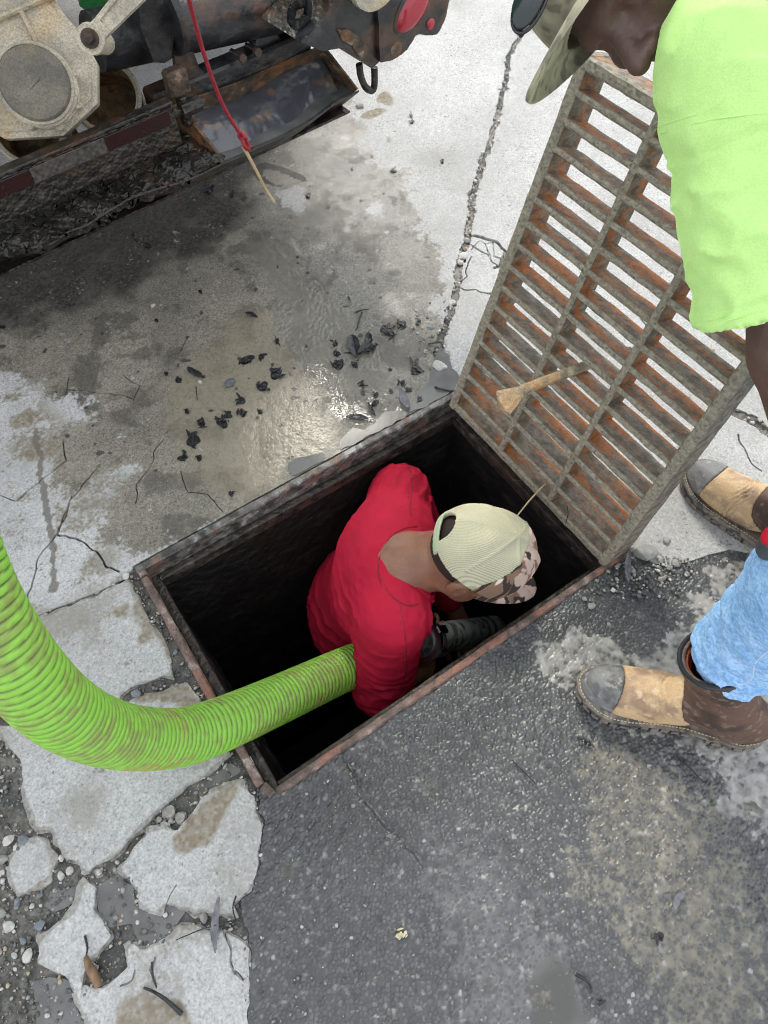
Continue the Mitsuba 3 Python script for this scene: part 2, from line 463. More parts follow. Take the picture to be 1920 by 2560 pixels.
    col = blend(col, (0.21, 0.19, 0.155), lowm * sm(0.47, 0.70, 0.75 * g.fbm(0.13, 6, 39) + 0.25 * fine) * 0.55)
    # wet ground round the drain, with two islands that stay dry
    isl = [at2([(690, 462), (718, 474), (735, 462), (763, 470), (758, 500), (768, 522), (740, 531), (722, 520), (708, 535), (694, 500)]), at2([(918, 505), (945, 492), (962, 515), (955, 545), (940, 555), (936, 535), (915, 530)])]
    wet = g.area(P(WET), 0.022, 0.026, 0.07, 40) * (1 - 0.75 * g.area(isl, 0.010, 0.016, 0.03, 41))
    dry_rim = g.area(P([(880, 240), (1000, 410), (1110, 600), (1110, 700), (1060, 640), (960, 560), (860, 480), (800, 330)]), 0.06, 0.04, 0.1, 42)
    e5 = g.fbm(0.05, 5, 43) + 0.35 * (g.fbm(0.012, 3, 47) - 0.5)
    w = sm(0.34, 0.66, wet + 1.25 * (e5 - 0.5) - 0.10 * dry_rim + 0.5 * (fine - 0.5))
    w2 = w * (1 - 0.55 * dry_rim * sm(0.42, 0.58, g.fbm(0.03, 4, 44)))
    grey_side = g.area(P([(700, 300), (900, 300), (1120, 560), (1140, 990), (900, 1000), (760, 760), (640, 560)]), 0.10, 0.06, 0.15, 48)
    black = g.area(P([(-900, 300), (0, 300), (560, 200), (820, 200), (720, 330), (640, 440), (620, 540), (500, 640), (330, 740), (100, 830), (-700, 960)]), 0.07, 0.06, 0.12, 49)  # shade under the truck tray painted into the ground, along with black wet blotches
    b1 = g.fbm(0.12, 4, 45)
    wetcol = blend(np.broadcast_to(np.array([0.186, 0.172, 0.142], np.float32), col.shape), (0.165, 0.158, 0.14), grey_side)
    wetcol = wetcol * (0.62 + 0.75 * b1)[..., None] * (1 + 0.22 * gr + 0.5 * (fine - 0.5))[..., None]
    wetcol = blend(wetcol, (0.060, 0.054, 0.046), 0.6 * sm(0.54, 0.68, g.fbm(0.07, 5, 46)))
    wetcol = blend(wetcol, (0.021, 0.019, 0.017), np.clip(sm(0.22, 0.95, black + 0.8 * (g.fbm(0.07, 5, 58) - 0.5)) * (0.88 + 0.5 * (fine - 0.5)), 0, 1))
    wetcol = blend(wetcol, (0.30, 0.29, 0.27), 0.8 * sm(0.80, 0.86, g.fbm(0.008, 2, 59)) * sm(0.45, 0.6, mid))
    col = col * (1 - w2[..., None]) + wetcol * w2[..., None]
    rough = rough * (1 - w2) + w2 * (0.56 + 0.30 * (mid - 0.5) - 0.14 * sm(0.55, 0.7, b1))
    # thin mud washed over the middle
    mud = g.area(P([(395, 960), (470, 900), (560, 850), (640, 760), (720, 800), (760, 900), (830, 990), (880, 1060), (760, 1170), (640, 1230), (560, 1280), (470, 1180), (420, 1080)]), 0.05, 0.05, 0.12, 50)
    m = w * sm(0.34, 0.72, mud * 0.9 + 1.0 * (g.fbm(0.09, 5, 51) - 0.5))
    col = blend(col, (0.245, 0.213, 0.158), m * (0.55 + 0.6 * (fine - 0.5)))
    rough = rough * (1 - m) + m * 0.30
    # grey slurry with blisters right of it
    sl = g.area(P([(650, 790), (700, 700), (760, 690), (830, 740), (900, 830), (980, 900), (1010, 990), (960, 1060), (890, 1080), (830, 1050), (780, 960), (740, 880)], [(620, 560), (700, 580), (760, 640), (800, 720), (760, 770), (690, 740), (640, 660)]), 0.05, 0.05, 0.10, 54)
    s = w * sm(0.34, 0.66, sl + 1.0 * (g.fbm(0.06, 5, 55) - 0.5))
    col = blend(col, (0.20, 0.19, 0.165), s * 0.7)
    rough = rough * (1 - s) + s * 0.07
    # black ring and drips
    ring = g.area([at2([(634, 418), (660, 405), (710, 418), (760, 440), (770, 455), (740, 450), (700, 428), (660, 424), (655, 440), (690, 462), (720, 470), (700, 468), (650, 455), (632, 435)])], 0.003, 0.006, 0.02, 56)
    col = blend(col, (0.025, 0.024, 0.023), sm(0.35, 0.6, ring) * 0.9)
    spots = sm(0.83, 0.87, g.fbm(0.03, 2, 57)) * w
    col = blend(col, (0.03, 0.027, 0.024), spots * 0.85)
    # relief
    hgt = 0.0007 * fine + 0.0012 * mid + 0.00022 * gr - 0.001 * pores
    hgt = hgt * (1 - 0.5 * w2) + w2 * 0.0012 * g.fbm(0.018, 3, 60)
    X, Y = g.xy()
    rn = np.random.default_rng(61)
    x0, y0 = at(640, 1090)[:2]; x1, y1 = at(1020, 690)[:2]
    pts = rn.random((5200, 2)) * np.array([0.75, 0.75]) + np.array([-0.33, 0.95])
    rad = rn.uniform(0.003, 0.009, len(pts))
    win = (slice(int((0.95 - g.y0) / g.step), int((1.7 - g.y0) / g.step)), slice(int((-0.33 - g.x0) / g.step), int((0.42 - g.x0) / g.step)))
    d, k = cKDTree(pts).query(np.stack([X[win].ravel(), Y[win].ravel()], 1), k=1, workers=-1)
    dim = np.clip(1 - (d / rad[k]) ** 2, 0, 1).reshape(X[win].shape)
    hgt[win] -= 0.0034 * dim * s[win] * sm(0.45, 0.6, g.fbm(0.05, 2, 62))[win]
    hgt += s * 0.0010 * g.fbm(0.012, 2, 63) + m * 0.0010 * g.fbm(0.02, 3, 64)
    return g, np.clip(col, 0.01, 0.8), np.clip(rough, 0.05, 1), hgt


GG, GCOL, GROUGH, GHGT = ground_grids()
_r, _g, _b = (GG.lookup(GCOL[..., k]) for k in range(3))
_ro, _he = GG.lookup(GROUGH), GG.lookup(GHGT)


def inside_grid(p):
    return (p.x > GG.x0) & (p.x < GG.x0 + GG.w * GG.step) & (p.y > GG.y0) & (p.y < GG.y0 + GG.h * GG.step)


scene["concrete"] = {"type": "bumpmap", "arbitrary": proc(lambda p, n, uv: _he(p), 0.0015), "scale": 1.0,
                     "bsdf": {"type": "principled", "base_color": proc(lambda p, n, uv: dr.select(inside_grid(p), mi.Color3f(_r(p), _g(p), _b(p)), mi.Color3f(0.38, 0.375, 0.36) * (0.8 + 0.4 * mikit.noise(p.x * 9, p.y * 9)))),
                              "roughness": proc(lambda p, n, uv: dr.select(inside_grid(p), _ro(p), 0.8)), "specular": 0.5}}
del GCOL, GROUGH, GHGT


def soil_col(p, n, uv):
    f = mikit.fbm(p.x * 90, p.y * 90, p.z * 90, 2)
    k = mikit.noise(p.x * 14, p.y * 14, 3)
    return mix((0.035, 0.034, 0.034), (0.15, 0.14, 0.122), smoothstep(0.25, 0.8, 0.6 * f + 0.4 * k)) * (0.6 + 0.8 * mikit.noise(p.x * 330, p.y * 330, p.z * 330))


scene["dirt"] = {"type": "principled", "base_color": proc(soil_col), "roughness": 0.5, "specular": 0.5}
scene["wet_mud"] = {"type": "principled", "base_color": proc(lambda p, n, uv: mix((0.06, 0.06, 0.062), (0.17, 0.168, 0.165), mikit.fbm(p.x * 34, p.y * 34, 0, 4))), "roughness": 0.25, "specular": 0.5}
scene["muddy_water"] = {"type": "principled", "base_color": proc(lambda p, n, uv: mix((0.085, 0.088, 0.086), (0.15, 0.155, 0.155), smoothstep(0.3, 0.7, mikit.fbm(p.x * 14, p.y * 14, 5, 3)))), "roughness": 0.14, "specular": 0.16}

asphalt_poly = sg.Polygon(at2(ASPHALT)).buffer(0)
FRAME_POLY = fr_poly(0, FL, 0, FW)
pav = thing("concrete_pavement", kind="structure")
universe = sg.box(-9, -3, 9, 16)
low = sg.Polygon(at2(LOWLEFT)).buffer(0)
main_area = universe.difference(unary_union([low, low.buffer(0.03).intersection(asphalt_poly.buffer(0.004)), asphalt_poly.buffer(-0.02), FRAME_POLY.buffer(0.004)]))
cuts = [crack(MAIN_CRACK, [0.002, 0.003, 0.006, 0.009, 0.011, 0.020, 0.017, 0.022, 0.022, 0.020], 0.004, 1),
        crack(CROSS_CRACK, [0.006, 0.006, 0.007, 0.012, 0.02, 0.012], 0.008, 2),
        crack([(1172, 589), (1205, 592), (1241, 605), (1262, 627), (1252, 665), (1234, 668)], 0.010, 0.004, 3),
        crack([(1174, 612), (1220, 639), (1229, 656), (1256, 674), (1300, 690)], 0.006, 0.004, 4),
        crack([(1178, 625), (1200, 600), (1213, 608), (1226, 640)], 0.004, 0.002, 5), crack([(1213, 608), (1240, 606)], 0.003, 0.002, 6), crack([(1232, 600), (1234, 640), (1254, 648)], 0.004, 0.002, 7),
        crack([(1146, 711), (1165, 690), (1168, 660), (1178, 640)], 0.003, 0.003, 8),
        crack([(253, 1158), (207, 1213), (180, 1250), (160, 1293), (142, 1335), (100, 1390), (72, 1490), (60, 1570)], 0.0032, 0.004, 9),
        crack([(142, 1335), (184, 1342), (240, 1380), (266, 1418), (300, 1432)], 0.0045, 0.004, 10), crack([(142, 1335), (165, 1290), (174, 1240)], 0.003, 0.004, 11),
        crack([(105, 1196), (130, 1180), (165, 1150), (160, 1100)], 0.0028, 0.003, 12), crack([(0, 1240), (40, 1252), (105, 1196)], 0.0028, 0.003, 13),
        crack([(410, 1100), (385, 1130), (370, 1180), (340, 1210), (335, 1260)], 0.002, 0.005, 14), crack([(160, 975), (240, 980), (300, 985), (330, 1000)], 0.002, 0.005, 15), crack([(172, 940), (170, 975), (150, 1010)], 0.002, 0.004, 16),
        crack([(450, 1180), (470, 1230), (520, 1240), (560, 1280)], 0.002, 0.005, 17), crack([(330, 1000), (345, 965), (310, 940)], 0.002, 0.004, 18), crack([(470, 840), (450, 880), (420, 890)], 0.002, 0.004, 19),
        crack([(1845, 1085), (1850, 1110), (1880, 1160), (1905, 1175)], 0.004, 0.004, 20), crack([(1580, 760), (1610, 800), (1650, 880)], 0.004, 0.004, 21),
        crack([(1820, 1020), (1846, 1040), (1880, 1048), (1925, 1090)], 0.022, 0.006, 22)]
pieces = []
left_over = main_area.difference(unary_union(cuts))
for g in getattr(left_over, "geoms", [left_over]):
    if g.area > 2e-5:
        pieces.append(g)
low_cuts = unary_union([crack([(556, 2330), (575, 2390), (580, 2420), (605, 2443), (618, 2450)], 0.004, 0.004, 30), crack([(390, 2395), (378, 2430), (388, 2465)], 0.004, 0.004, 31), crack([(288, 2340), (262, 2366), (245, 2388)], 0.006, 0.004, 32),
                        crack([(340, 2420), (330, 2450), (300, 2465)], 0.003, 0.003, 33), crack([(413, 2258), (440, 2210)], 0.0015, 0.002, 34)])
for i, pl in enumerate(SLABS):
    g = sg.Polygon(rough_line(at2(pl), 0.008, 0.0045, True, 50 + i)).buffer(0).difference(low_cuts).difference(FRAME_POLY.buffer(0.012))
    pieces += [q for q in getattr(g, "geoms", [g]) if q.area > 2e-5]
for e in CRUMBS:
    pieces.append(sg.Polygon(rough_line(ell2(*e), 0.006, 0.004, True, 80)).buffer(0))
for i, g in enumerate(pieces):
    dz = (0.0012 * math.sin(i * 2.3) if g.area < 0.4 else 0.0)
    near = g.area < 3
    g = g.simplify(0.0008)
    skirt = (sg.Polygon(rough_line(np.array(g.exterior.coords)[:-1], 0.007, 0.004, True, 200 + i)).buffer(0).buffer(0.002) if g.area < 0.4 else g.buffer(0.003, join_style=2).simplify(0.002))
    put("slab", cat([extrude(g, -0.012, dz), extrude(skirt, -0.05, -0.006)]) if near else extrude(g, -0.05, dz), "concrete", pav)

# the ground below the slabs: a wide sheet and a rough near sheet of dirt, both open over the drain
hole = fr_poly(0.01, FL - 0.01, 0.01, FW - 0.01)
near_box = sg.box(-1.7, -0.5, 1.5, 3.2)
struct_g = solo("ground", cat([extrude(sg.box(-80, -60, 80, 120).difference(near_box), -0.07, -0.045)]), "dirt", None, None, kind="structure")


def sheet(x0, y0, x1, y1, step, zfn, keep=None):
    xs, ys = np.arange(x0, x1 + step / 2, step), np.arange(y0, y1 + step / 2, step)
    X, Y = np.meshgrid(xs, ys)
    Z = zfn(X, Y)
    v = np.stack([X.ravel(), Y.ravel(), Z.ravel()], 1)
    i, j = np.meshgrid(np.arange(len(ys) - 1), np.arange(len(xs) - 1), indexing="ij")
    k = (i * len(xs) + j).ravel()
    q = np.stack([k, k + 1, k + 1 + len(xs), k + len(xs)], 1)
    if keep is not None:
        ok = keep(v)
        q = q[ok[q].all(1)]
    f = np.vstack([q[:, [0, 1, 2]], q[:, [0, 2, 3]]])
    used = np.unique(f)
    r = np.full(len(v), -1); r[used] = np.arange(len(used))
    return trimesh.Trimesh(v[used], r[f], process=False)


def soil_z(X, Y):
    p = np.stack([X, Y, 0 * X], -1)
    return -0.0085 + 0.009 * (meshkit.fbm(p / 0.07, 3, 2) - 0.5) + 0.007 * (meshkit.fbm(p / 0.015, 2, 5) - 0.5)


shapely.prepare(hole)
put("soil", sheet(-1.7, -0.5, 1.5, 3.2, 0.007, soil_z, lambda v: ~shapely.contains_xy(hole, v[:, 0], v[:, 1])), "dirt", struct_g, smooth=True)


# ------------------------------------------------------------------ asphalt: stones in a dark binder, real relief
def asphalt_mesh():
    x0, y0, x1, y1, st = -0.36, -0.24, 1.10, 0.96, 0.0021
    xs, ys = np.arange(x0, x1, st), np.arange(y0, y1, st)
    X, Y = np.meshgrid(xs, ys)
    q = np.stack([X.ravel(), Y.ravel()], 1)
    rn = np.random.default_rng(21)
    sp = 0.0074
    gx, gy = np.meshgrid(np.arange(x0 - 0.02, x1 + 0.02, sp), np.arange(y0 - 0.02, y1 + 0.02, sp))
    pts = np.stack([gx.ravel(), gy.ravel()], 1) + rn.uniform(-0.5, 0.5, (gx.size, 2)) * sp
    lift = rn.random(len(pts))
    d, k = cKDTree(pts).query(q, k=2, workers=-1)
    edge = (d[:, 1] - d[:, 0])
    dome = np.sqrt(np.clip(edge / 0.006, 0, 1))
    z = dome * (0.4 + 0.9 * lift[k[:, 0]]) * 0.0028
    n1 = meshkit.fbm(np.stack([q[:, 0] / 0.16, q[:, 1] / 0.16, 0 * q[:, 0]], 1), 4, 3)
    n2 = meshkit.fbm(np.stack([q[:, 0] / 0.012, q[:, 1] / 0.012, 0 * q[:, 0]], 1), 2, 9)
    G = Grid(x0, y0, x0 + len(xs) * st + st / 2, y0 + len(ys) * st + st / 2, st)
    G.w, G.h = len(xs), len(ys)
    ar = lambda polys, soft=0.02, warp=0.03, size=0.08, seed=1: G.area([at2(p) if not isinstance(p, np.ndarray) else p for p in polys], soft, warp, size, seed).ravel()  # noqa: E731
    inside = G.area([at2(ASPHALT)], 0.006, 0.010, 0.04, 2).ravel()
    ground = -0.004 + 0.010 * (n1 - 0.5) + 0.003 * (n2 - 0.5)
    # worn to the concrete underneath
    worn = ar([[(1300, 1640), (1330, 1590), (1500, 1570), (1560, 1620), (1700, 1560), (1720, 1500), (1800, 1400), (1930, 1380), (2100, 1500), (2100, 1800), (1700, 1900), (1560, 1760), (1400, 1720)],
               [(1740, 1900), (1830, 1850), (1940, 1830), (2100, 1900), (2100, 2080), (1900, 2060), (1790, 2020)], [(920, 2490), (960, 2480), (975, 2560), (930, 2600)], [(1905, 2300), (2000, 2280), (2000, 2600), (1910, 2450)]], 0.03, 0.035, 0.10, 4)
    worn = 0.85 * sm(0.36, 0.80, worn + 1.3 * (meshkit.fbm(np.stack([q[:, 0] / 0.035, q[:, 1] / 0.035, 0 * q[:, 0]], 1), 4, 31) - 0.5))
    silt = ar([[(1390, 1900), (1480, 1850), (1620, 1880), (1760, 1950), (1880, 2080), (1940, 2300), (1940, 2700), (1620, 2700), (1540, 2350), (1400, 2150)]], 0.05, 0.05, 0.12, 6)
    silt = sm(0.30, 0.95, silt + 1.5 * (meshkit.fbm(np.stack([q[:, 0] / 0.10, q[:, 1] / 0.10, 0 * q[:, 0]], 1), 4, 33) - 0.5)) * 0.75
    pool = ar([[(1060, 2080), (1200, 2110), (1330, 2230), (1420, 2370), (1470, 2480), (1500, 2700), (1180, 2700), (1150, 2500), (1100, 2330), (1050, 2200)]], 0.05, 0.04, 0.1, 8)
    z = z * (1 - 0.75 * worn) + ground
    dip = ar([[(1301, 2325), (1345, 2345), (1400, 2390), (1440, 2440), (1462, 2510), (1480, 2700), (1338, 2700), (1325, 2520), (1308, 2447), (1290, 2370)]], 0.03, 0.03, 0.06, 14)
    flat = np.clip(pool * 1.4, 0, 1)
    z = z + flat * (-0.004 - ground) - 0.0042 * sm(0.15, 0.85, dip)
    line = sg.LineString(rough_line(at2([(850, 1870), (880, 1926), (905, 1985), (930, 2020), (1002, 2102), (1060, 2160)]), 0.01, 0.006, seed=91))
    shapely.prepare(line)
    dl = shapely.distance(shapely.points(q[:, 0], q[:, 1]), line) if len(q) else 0
    z = z - 0.0045 * np.exp(-(dl / 0.004) ** 2)
    z = np.where(inside > 0.5, z, z - 0.03)
    z = z - 0.03 * sm(0.5, 0.2, inside)
    rs = rn.random(len(pts))
    tone = 0.060 + 0.052 * rs[k[:, 0]] ** 2 + 0.05 * (rs[k[:, 0]] > 0.98) + 0.10 * (rs[k[:, 0]] > 0.996)
    c = np.stack([tone * 1.0, tone * 1.015, tone * 1.05], 1)
    gap = sm(0.0026, 0.0006, edge)
    pl_ = sm(0.30, 0.75, pool + 0.8 * (n2 - 0.5) + 0.4 * (n1 - 0.5))
    fill = (np.array([0.045, 0.047, 0.05]) * (1 - pl_)[:, None] + np.array([0.105, 0.108, 0.113]) * pl_[:, None]) * (0.6 + 0.8 * n2)[:, None]
    c = c * (1 - gap[:, None]) + fill * gap[:, None]
    low_ = sm(0.62, 0.25, dome * (0.4 + 0.9 * lift[k[:, 0]]))
    si = sm(0.30, 0.60, silt * (0.35 + 0.65 * low_) + 0.7 * (n2 - 0.5) + 0.25 * (rn.random(len(pts))[k[:, 0]] - 0.5)) * 0.45
    c = c * (1 - si[:, None]) + np.array([0.22, 0.20, 0.15]) * (0.6 + 0.8 * n2)[:, None] * si[:, None]
    pw = sm(0.35, 0.65, worn + 0.8 * (rn.random(len(pts))[k[:, 0]] - 0.5) + 0.5 * (n2 - 0.5)) * 0.9
    c = c * (1 - pw[:, None]) + np.array([0.225, 0.22, 0.21]) * (0.4 + 1.2 * n2)[:, None] * pw[:, None]
    bind = ar([[(1450, 1480), (1541, 1410), (1595, 1353), (1700, 1400), (1740, 1480), (1640, 1560), (1560, 1600), (1450, 1640), (1300, 1600)], [(664, 2012), (1300, 1570), (1340, 1700), (1000, 2150), (700, 2100)]], 0.03, 0.03, 0.1, 12)
    c *= (1 - 0.35 * bind * (1 - worn))[:, None]
    c *= (0.8 + 0.5 * (meshkit.fbm(np.stack([q[:, 0] / 0.3, q[:, 1] / 0.3, 0 * q[:, 0]], 1), 3, 77)))[:, None]
    i, j = np.meshgrid(np.arange(len(ys) - 1), np.arange(len(xs) - 1), indexing="ij")
    b = (i * len(xs) + j).ravel()
    f = np.stack([b, b + 1, b + 1 + len(xs), b + len(xs)], 1)
    fin = shapely.contains_xy(FRAME_POLY.buffer(-0.012), q[:, 0], q[:, 1])
    ok = (inside > 0.08) & ~fin
    f = f[ok[f].all(1)]
    f = np.vstack([f[:, [0, 1, 2]], f[:, [0, 2, 3]]])
    used = np.unique(f)
    r = np.full(len(q), -1); r[used] = np.arange(len(used))
    return trimesh.Trimesh(np.column_stack([q, z])[used], r[f], process=False), np.clip(c[used], 0.01, 0.8)


amesh, acol = asphalt_mesh()
scene["asphalt_skin"] = {"type": "principled", "base_color": {"type": "mesh_attribute", "name": "vertex_color"}, "roughness": 0.33, "specular": 0.5}
solo("asphalt", amesh, "asphalt_skin", None, None, kind="structure", smooth=True, color=acol)
far = asphalt_poly.difference(sg.box(-0.5, -0.235, 1.095, 2))
put("far_surface", extrude(far, -0.05, -0.003), "dirt", "asphalt", kind="structure")

# ------------------------------------------------------------------ the drain: pit, iron frame, grate
def rust_col(base, dark, rust, pale, s=1.0):
    def fn(p, n, uv):
        a = mikit.fbm(p.x * 60 * s, p.y * 60 * s, p.z * 60 * s, 3)
        b = mikit.fbm(p.x * 18 * s + 7, p.y * 18 * s, p.z * 18 * s, 3)
        g = mikit.noise(p.x * 420, p.y * 420, p.z * 420)
        c = mix(dark, base, smoothstep(0.25, 0.7, a))
        c = mix(c, rust, smoothstep(0.52, 0.66, b) * smoothstep(0.2, 0.7, a))
        c = mix(c, pale, smoothstep(0.62, 0.75, a) * smoothstep(0.35, 0.6, 1 - b) * 0.8)
        return c * (0.65 + 0.7 * g)
    return fn


def metal(name, fn, rough=0.6, bump=0.0, bsize=140, spec=0.5):
    b = {"type": "principled", "base_color": proc(fn), "roughness": rough, "specular": spec}
    if bump:
        b = {"type": "bumpmap", "arbitrary": proc(lambda p, n, uv: mikit.fbm(p.x * bsize, p.y * bsize, p.z * bsize, 2)), "scale": bump, "bsdf": b}
    scene[name] = b


metal("rim_iron", rust_col((0.19, 0.13, 0.11), (0.075, 0.055, 0.046), (0.22, 0.10, 0.07), (0.34, 0.29, 0.26)), 0.65, 0.004)
metal("worn_iron", rust_col((0.16, 0.155, 0.15), (0.04, 0.038, 0.036), (0.17, 0.10, 0.075), (0.36, 0.36, 0.36)), 0.5, 0.004)
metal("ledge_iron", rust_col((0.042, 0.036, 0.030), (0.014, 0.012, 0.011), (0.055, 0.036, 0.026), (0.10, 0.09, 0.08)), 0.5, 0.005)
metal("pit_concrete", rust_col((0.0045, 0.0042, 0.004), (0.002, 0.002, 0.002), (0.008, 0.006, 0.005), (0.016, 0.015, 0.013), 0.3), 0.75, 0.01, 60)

fr_key = thing("drain_inlet", "rust-brown iron frame round the open drain hole with a sunken seat for the grate", "drain")


def bar_line(s0, t0, s1, t1, w, z0, z1, seed, chunk=0.012, wob=0.0016, side=1):
    """A worn bar from one frame point to another; the second side of the band lies w to the left (side 1)."""
    a, b = fr(s0, t0), fr(s1, t1)
    L = np.linalg.norm(b - a)
    x = (b - a) / L
    y = np.cross(ZUP, x) * side
    n = max(4, int(L / chunk))
    prof = [(0, z0), (0, z1 - 0.003), (0.003, z1), (w - 0.003, z1), (w, z1 - 0.003), (w, z0)]
    u = np.linspace(0, L, n + 1)
    v = []
    for k, (py, pz) in enumerate(prof):
        j = meshkit.fbm(np.stack([u / 0.04, 0 * u + k * 3.1, 0 * u + seed], 1), 3, seed) - 0.5
        j2 = meshkit.fbm(np.stack([u / 0.03, 0 * u + k * 1.7 + 40, 0 * u + seed], 1), 3, seed) - 0.5
        v.append(a + x * u[:, None] + y * (py + j * wob * 2)[:, None] + ZUP * (pz + j2 * (wob * 2 if pz > z0 else 0.0))[:, None])
    v = np.stack(v, 1).reshape(-1, 3)
    m = len(prof)
    f = []
    for i in range(n):
        for k in range(m):
            p, q = i * m + k, i * m + (k + 1) % m
            f.append([p, p + m, q + m]); f.append([p, q + m, q])
    for e in (0, n):
        c = [e * m + k for k in range(m)]
        for k in range(1, m - 1):
            f.append([c[0], c[k], c[k + 1]] if e == 0 else [c[0], c[k + 1], c[k]])
    t = trimesh.Trimesh(v, np.array(f), process=False)
    t.fix_normals()
    return t


RW = 0.016
put("rim", bar_line(0.0, 0.040, 0.0, FW - 0.035, RW, -0.06, 0.004, 1, wob=0.002, side=1), "rim_iron", fr_key, 30, label="rust-red rim bar of the short side under the hose")
put("rim", bar_line(0.0, 0.0, FL, 0.0, RW + 0.004, -0.06, 0.003, 2, side=-1), "worn_iron", fr_key, 30, label="worn grey rim bar along the puddle")
put("rim", bar_line(0.03, FW, FL, FW, RW, -0.06, 0.004, 3, wob=0.0025), "rim_iron", fr_key, 30, label="rust-red rim bar along the asphalt")
put("rim", bar_line(FL, 0.004, FL, FW, RW, -0.06, 0.002, 4, side=-1), "rim_iron", fr_key, 30)
put("rim_end", bar_line(0.0, 0.021, 0.0, 0.034, RW + 0.002, -0.06, 0.003, 5), "rim_iron", fr_key, 30)
put("rim_end", bar_line(0.004, FW - 0.030, 0.012, FW - 0.005, RW, -0.06, 0.001, 6), "rim_iron", fr_key, 30)
SEAT, SZ = 0.036, -0.042
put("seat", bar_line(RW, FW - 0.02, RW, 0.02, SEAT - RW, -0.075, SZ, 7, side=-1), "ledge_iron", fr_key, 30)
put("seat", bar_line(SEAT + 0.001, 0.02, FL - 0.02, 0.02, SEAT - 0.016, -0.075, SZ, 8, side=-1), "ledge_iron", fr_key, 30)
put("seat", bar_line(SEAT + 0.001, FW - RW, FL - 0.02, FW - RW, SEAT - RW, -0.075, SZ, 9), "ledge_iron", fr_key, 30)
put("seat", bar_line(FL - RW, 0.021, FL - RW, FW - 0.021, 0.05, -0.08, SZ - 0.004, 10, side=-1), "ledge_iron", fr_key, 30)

pit = thing("drain_pit", "dark concrete walled pit below the iron frame in which the man stands", "pit")


def wall(s0, t0, s1, t1, seed):
    a, b = fr(s0, t0), fr(s1, t1)
    L = np.linalg.norm(b - a)
    x = (b - a) / L
    nrm = np.cross(x, ZUP)
    us, zs = np.linspace(0, L, int(L / 0.02) + 1), np.linspace(-1.75, -0.052, 75)
    U, Z = np.meshgrid(us, zs)
    p = a + U[..., None] * x + Z[..., None] * ZUP
    d = 0.022 * (meshkit.fbm(p / 0.12, 4, seed) - 0.5) + 0.012 * (meshkit.fbm(p / 0.03, 2, seed + 3) - 0.5)
    p = p + nrm * ((d + 0.004) * np.clip((-0.075 - Z) / 0.10, 0, 1))[..., None]
    k = (np.arange(len(zs) - 1)[:, None] * len(us) + np.arange(len(us) - 1)).ravel()
    q = np.stack([k, k + 1, k + 1 + len(us), k + len(us)], 1)
    return trimesh.Trimesh(p.reshape(-1, 3), np.vstack([q[:, [0, 1, 2]], q[:, [0, 2, 3]]]), process=False)


i0, i1, j0, j1 = SEAT - 0.004, FL - 0.05, SEAT - 0.002, FW - 0.032
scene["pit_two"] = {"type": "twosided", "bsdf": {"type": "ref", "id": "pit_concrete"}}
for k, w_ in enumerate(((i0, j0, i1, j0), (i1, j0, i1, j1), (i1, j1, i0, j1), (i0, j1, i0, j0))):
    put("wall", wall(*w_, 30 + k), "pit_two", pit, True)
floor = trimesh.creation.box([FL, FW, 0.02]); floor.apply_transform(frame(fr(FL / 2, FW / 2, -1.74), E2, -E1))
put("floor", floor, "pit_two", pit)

GPH = math.radians(73.0)
GB = E2 * math.cos(GPH) + ZUP * math.sin(GPH)           # up the leaning grate
GC = E2 * math.sin(GPH) - ZUP * math.cos(GPH)           # from its front face to its back
G0 = at(1120, 1011); G1 = at(1511, 1420)
GA = unit(G1 - G0); GW = np.linalg.norm(G1 - G0); GL, GD = 0.81, 0.068
G0 = G0 - GC * 0.0


def gp(a, b, c=0.0):
    return G0 + GA * a + GB * b + GC * c


def grate_fn(p, n, uv):
    x, y, z = p.x - float(G0[0]), p.y - float(G0[1]), p.z - float(G0[2])
    a = x * float(GA[0]) + y * float(GA[1]) + z * float(GA[2])
    b = x * float(GB[0]) + y * float(GB[1]) + z * float(GB[2])
    c = x * float(GC[0]) + y * float(GC[1]) + z * float(GC[2])
    f1 = mikit.fbm(p.x * 70, p.y * 70, p.z * 70, 3)
    f2 = mikit.fbm(a * 10, b * 34, c * 40, 4)
    g = mikit.noise(p.x * 330, p.y * 330, p.z * 330)
    pale = mikit.noise(p.x * 150, p.y * 150, p.z * 150)
    col = mix((0.105, 0.090, 0.068), (0.215, 0.185, 0.14), smoothstep(0.25, 0.75, f1))
    deepc = smoothstep(0.006, 0.012, c)
    rust = deepc * smoothstep(0.40, 0.62, f2) * smoothstep(0.18, 0.5, f1) * smoothstep(0.012, 0.03, a) * smoothstep(float(GW) - 0.012, float(GW) - 0.03, a)
    col = mix(col, mix((0.20, 0.07, 0.02), (0.44, 0.15, 0.03), f1), rust)
    front = smoothstep(0.007, 0.003, c)
    col = mix(col, mix((0.185, 0.165, 0.125), (0.335, 0.305, 0.24), pale), front * 0.88)
    col = mix(col, (0.06, 0.055, 0.048), front * smoothstep(0.60, 0.8, mikit.noise(p.x * 190 + 9, p.y * 190, p.z * 190)) * 0.4)
    return col * (0.75 + 0.5 * g)


metal("grate_iron", grate_fn, 0.62, 0.004, 170)
gr_key = thing("drain_grate", "large hinged cast-iron grate propped open and leaning over at the right of the hole", "grate")


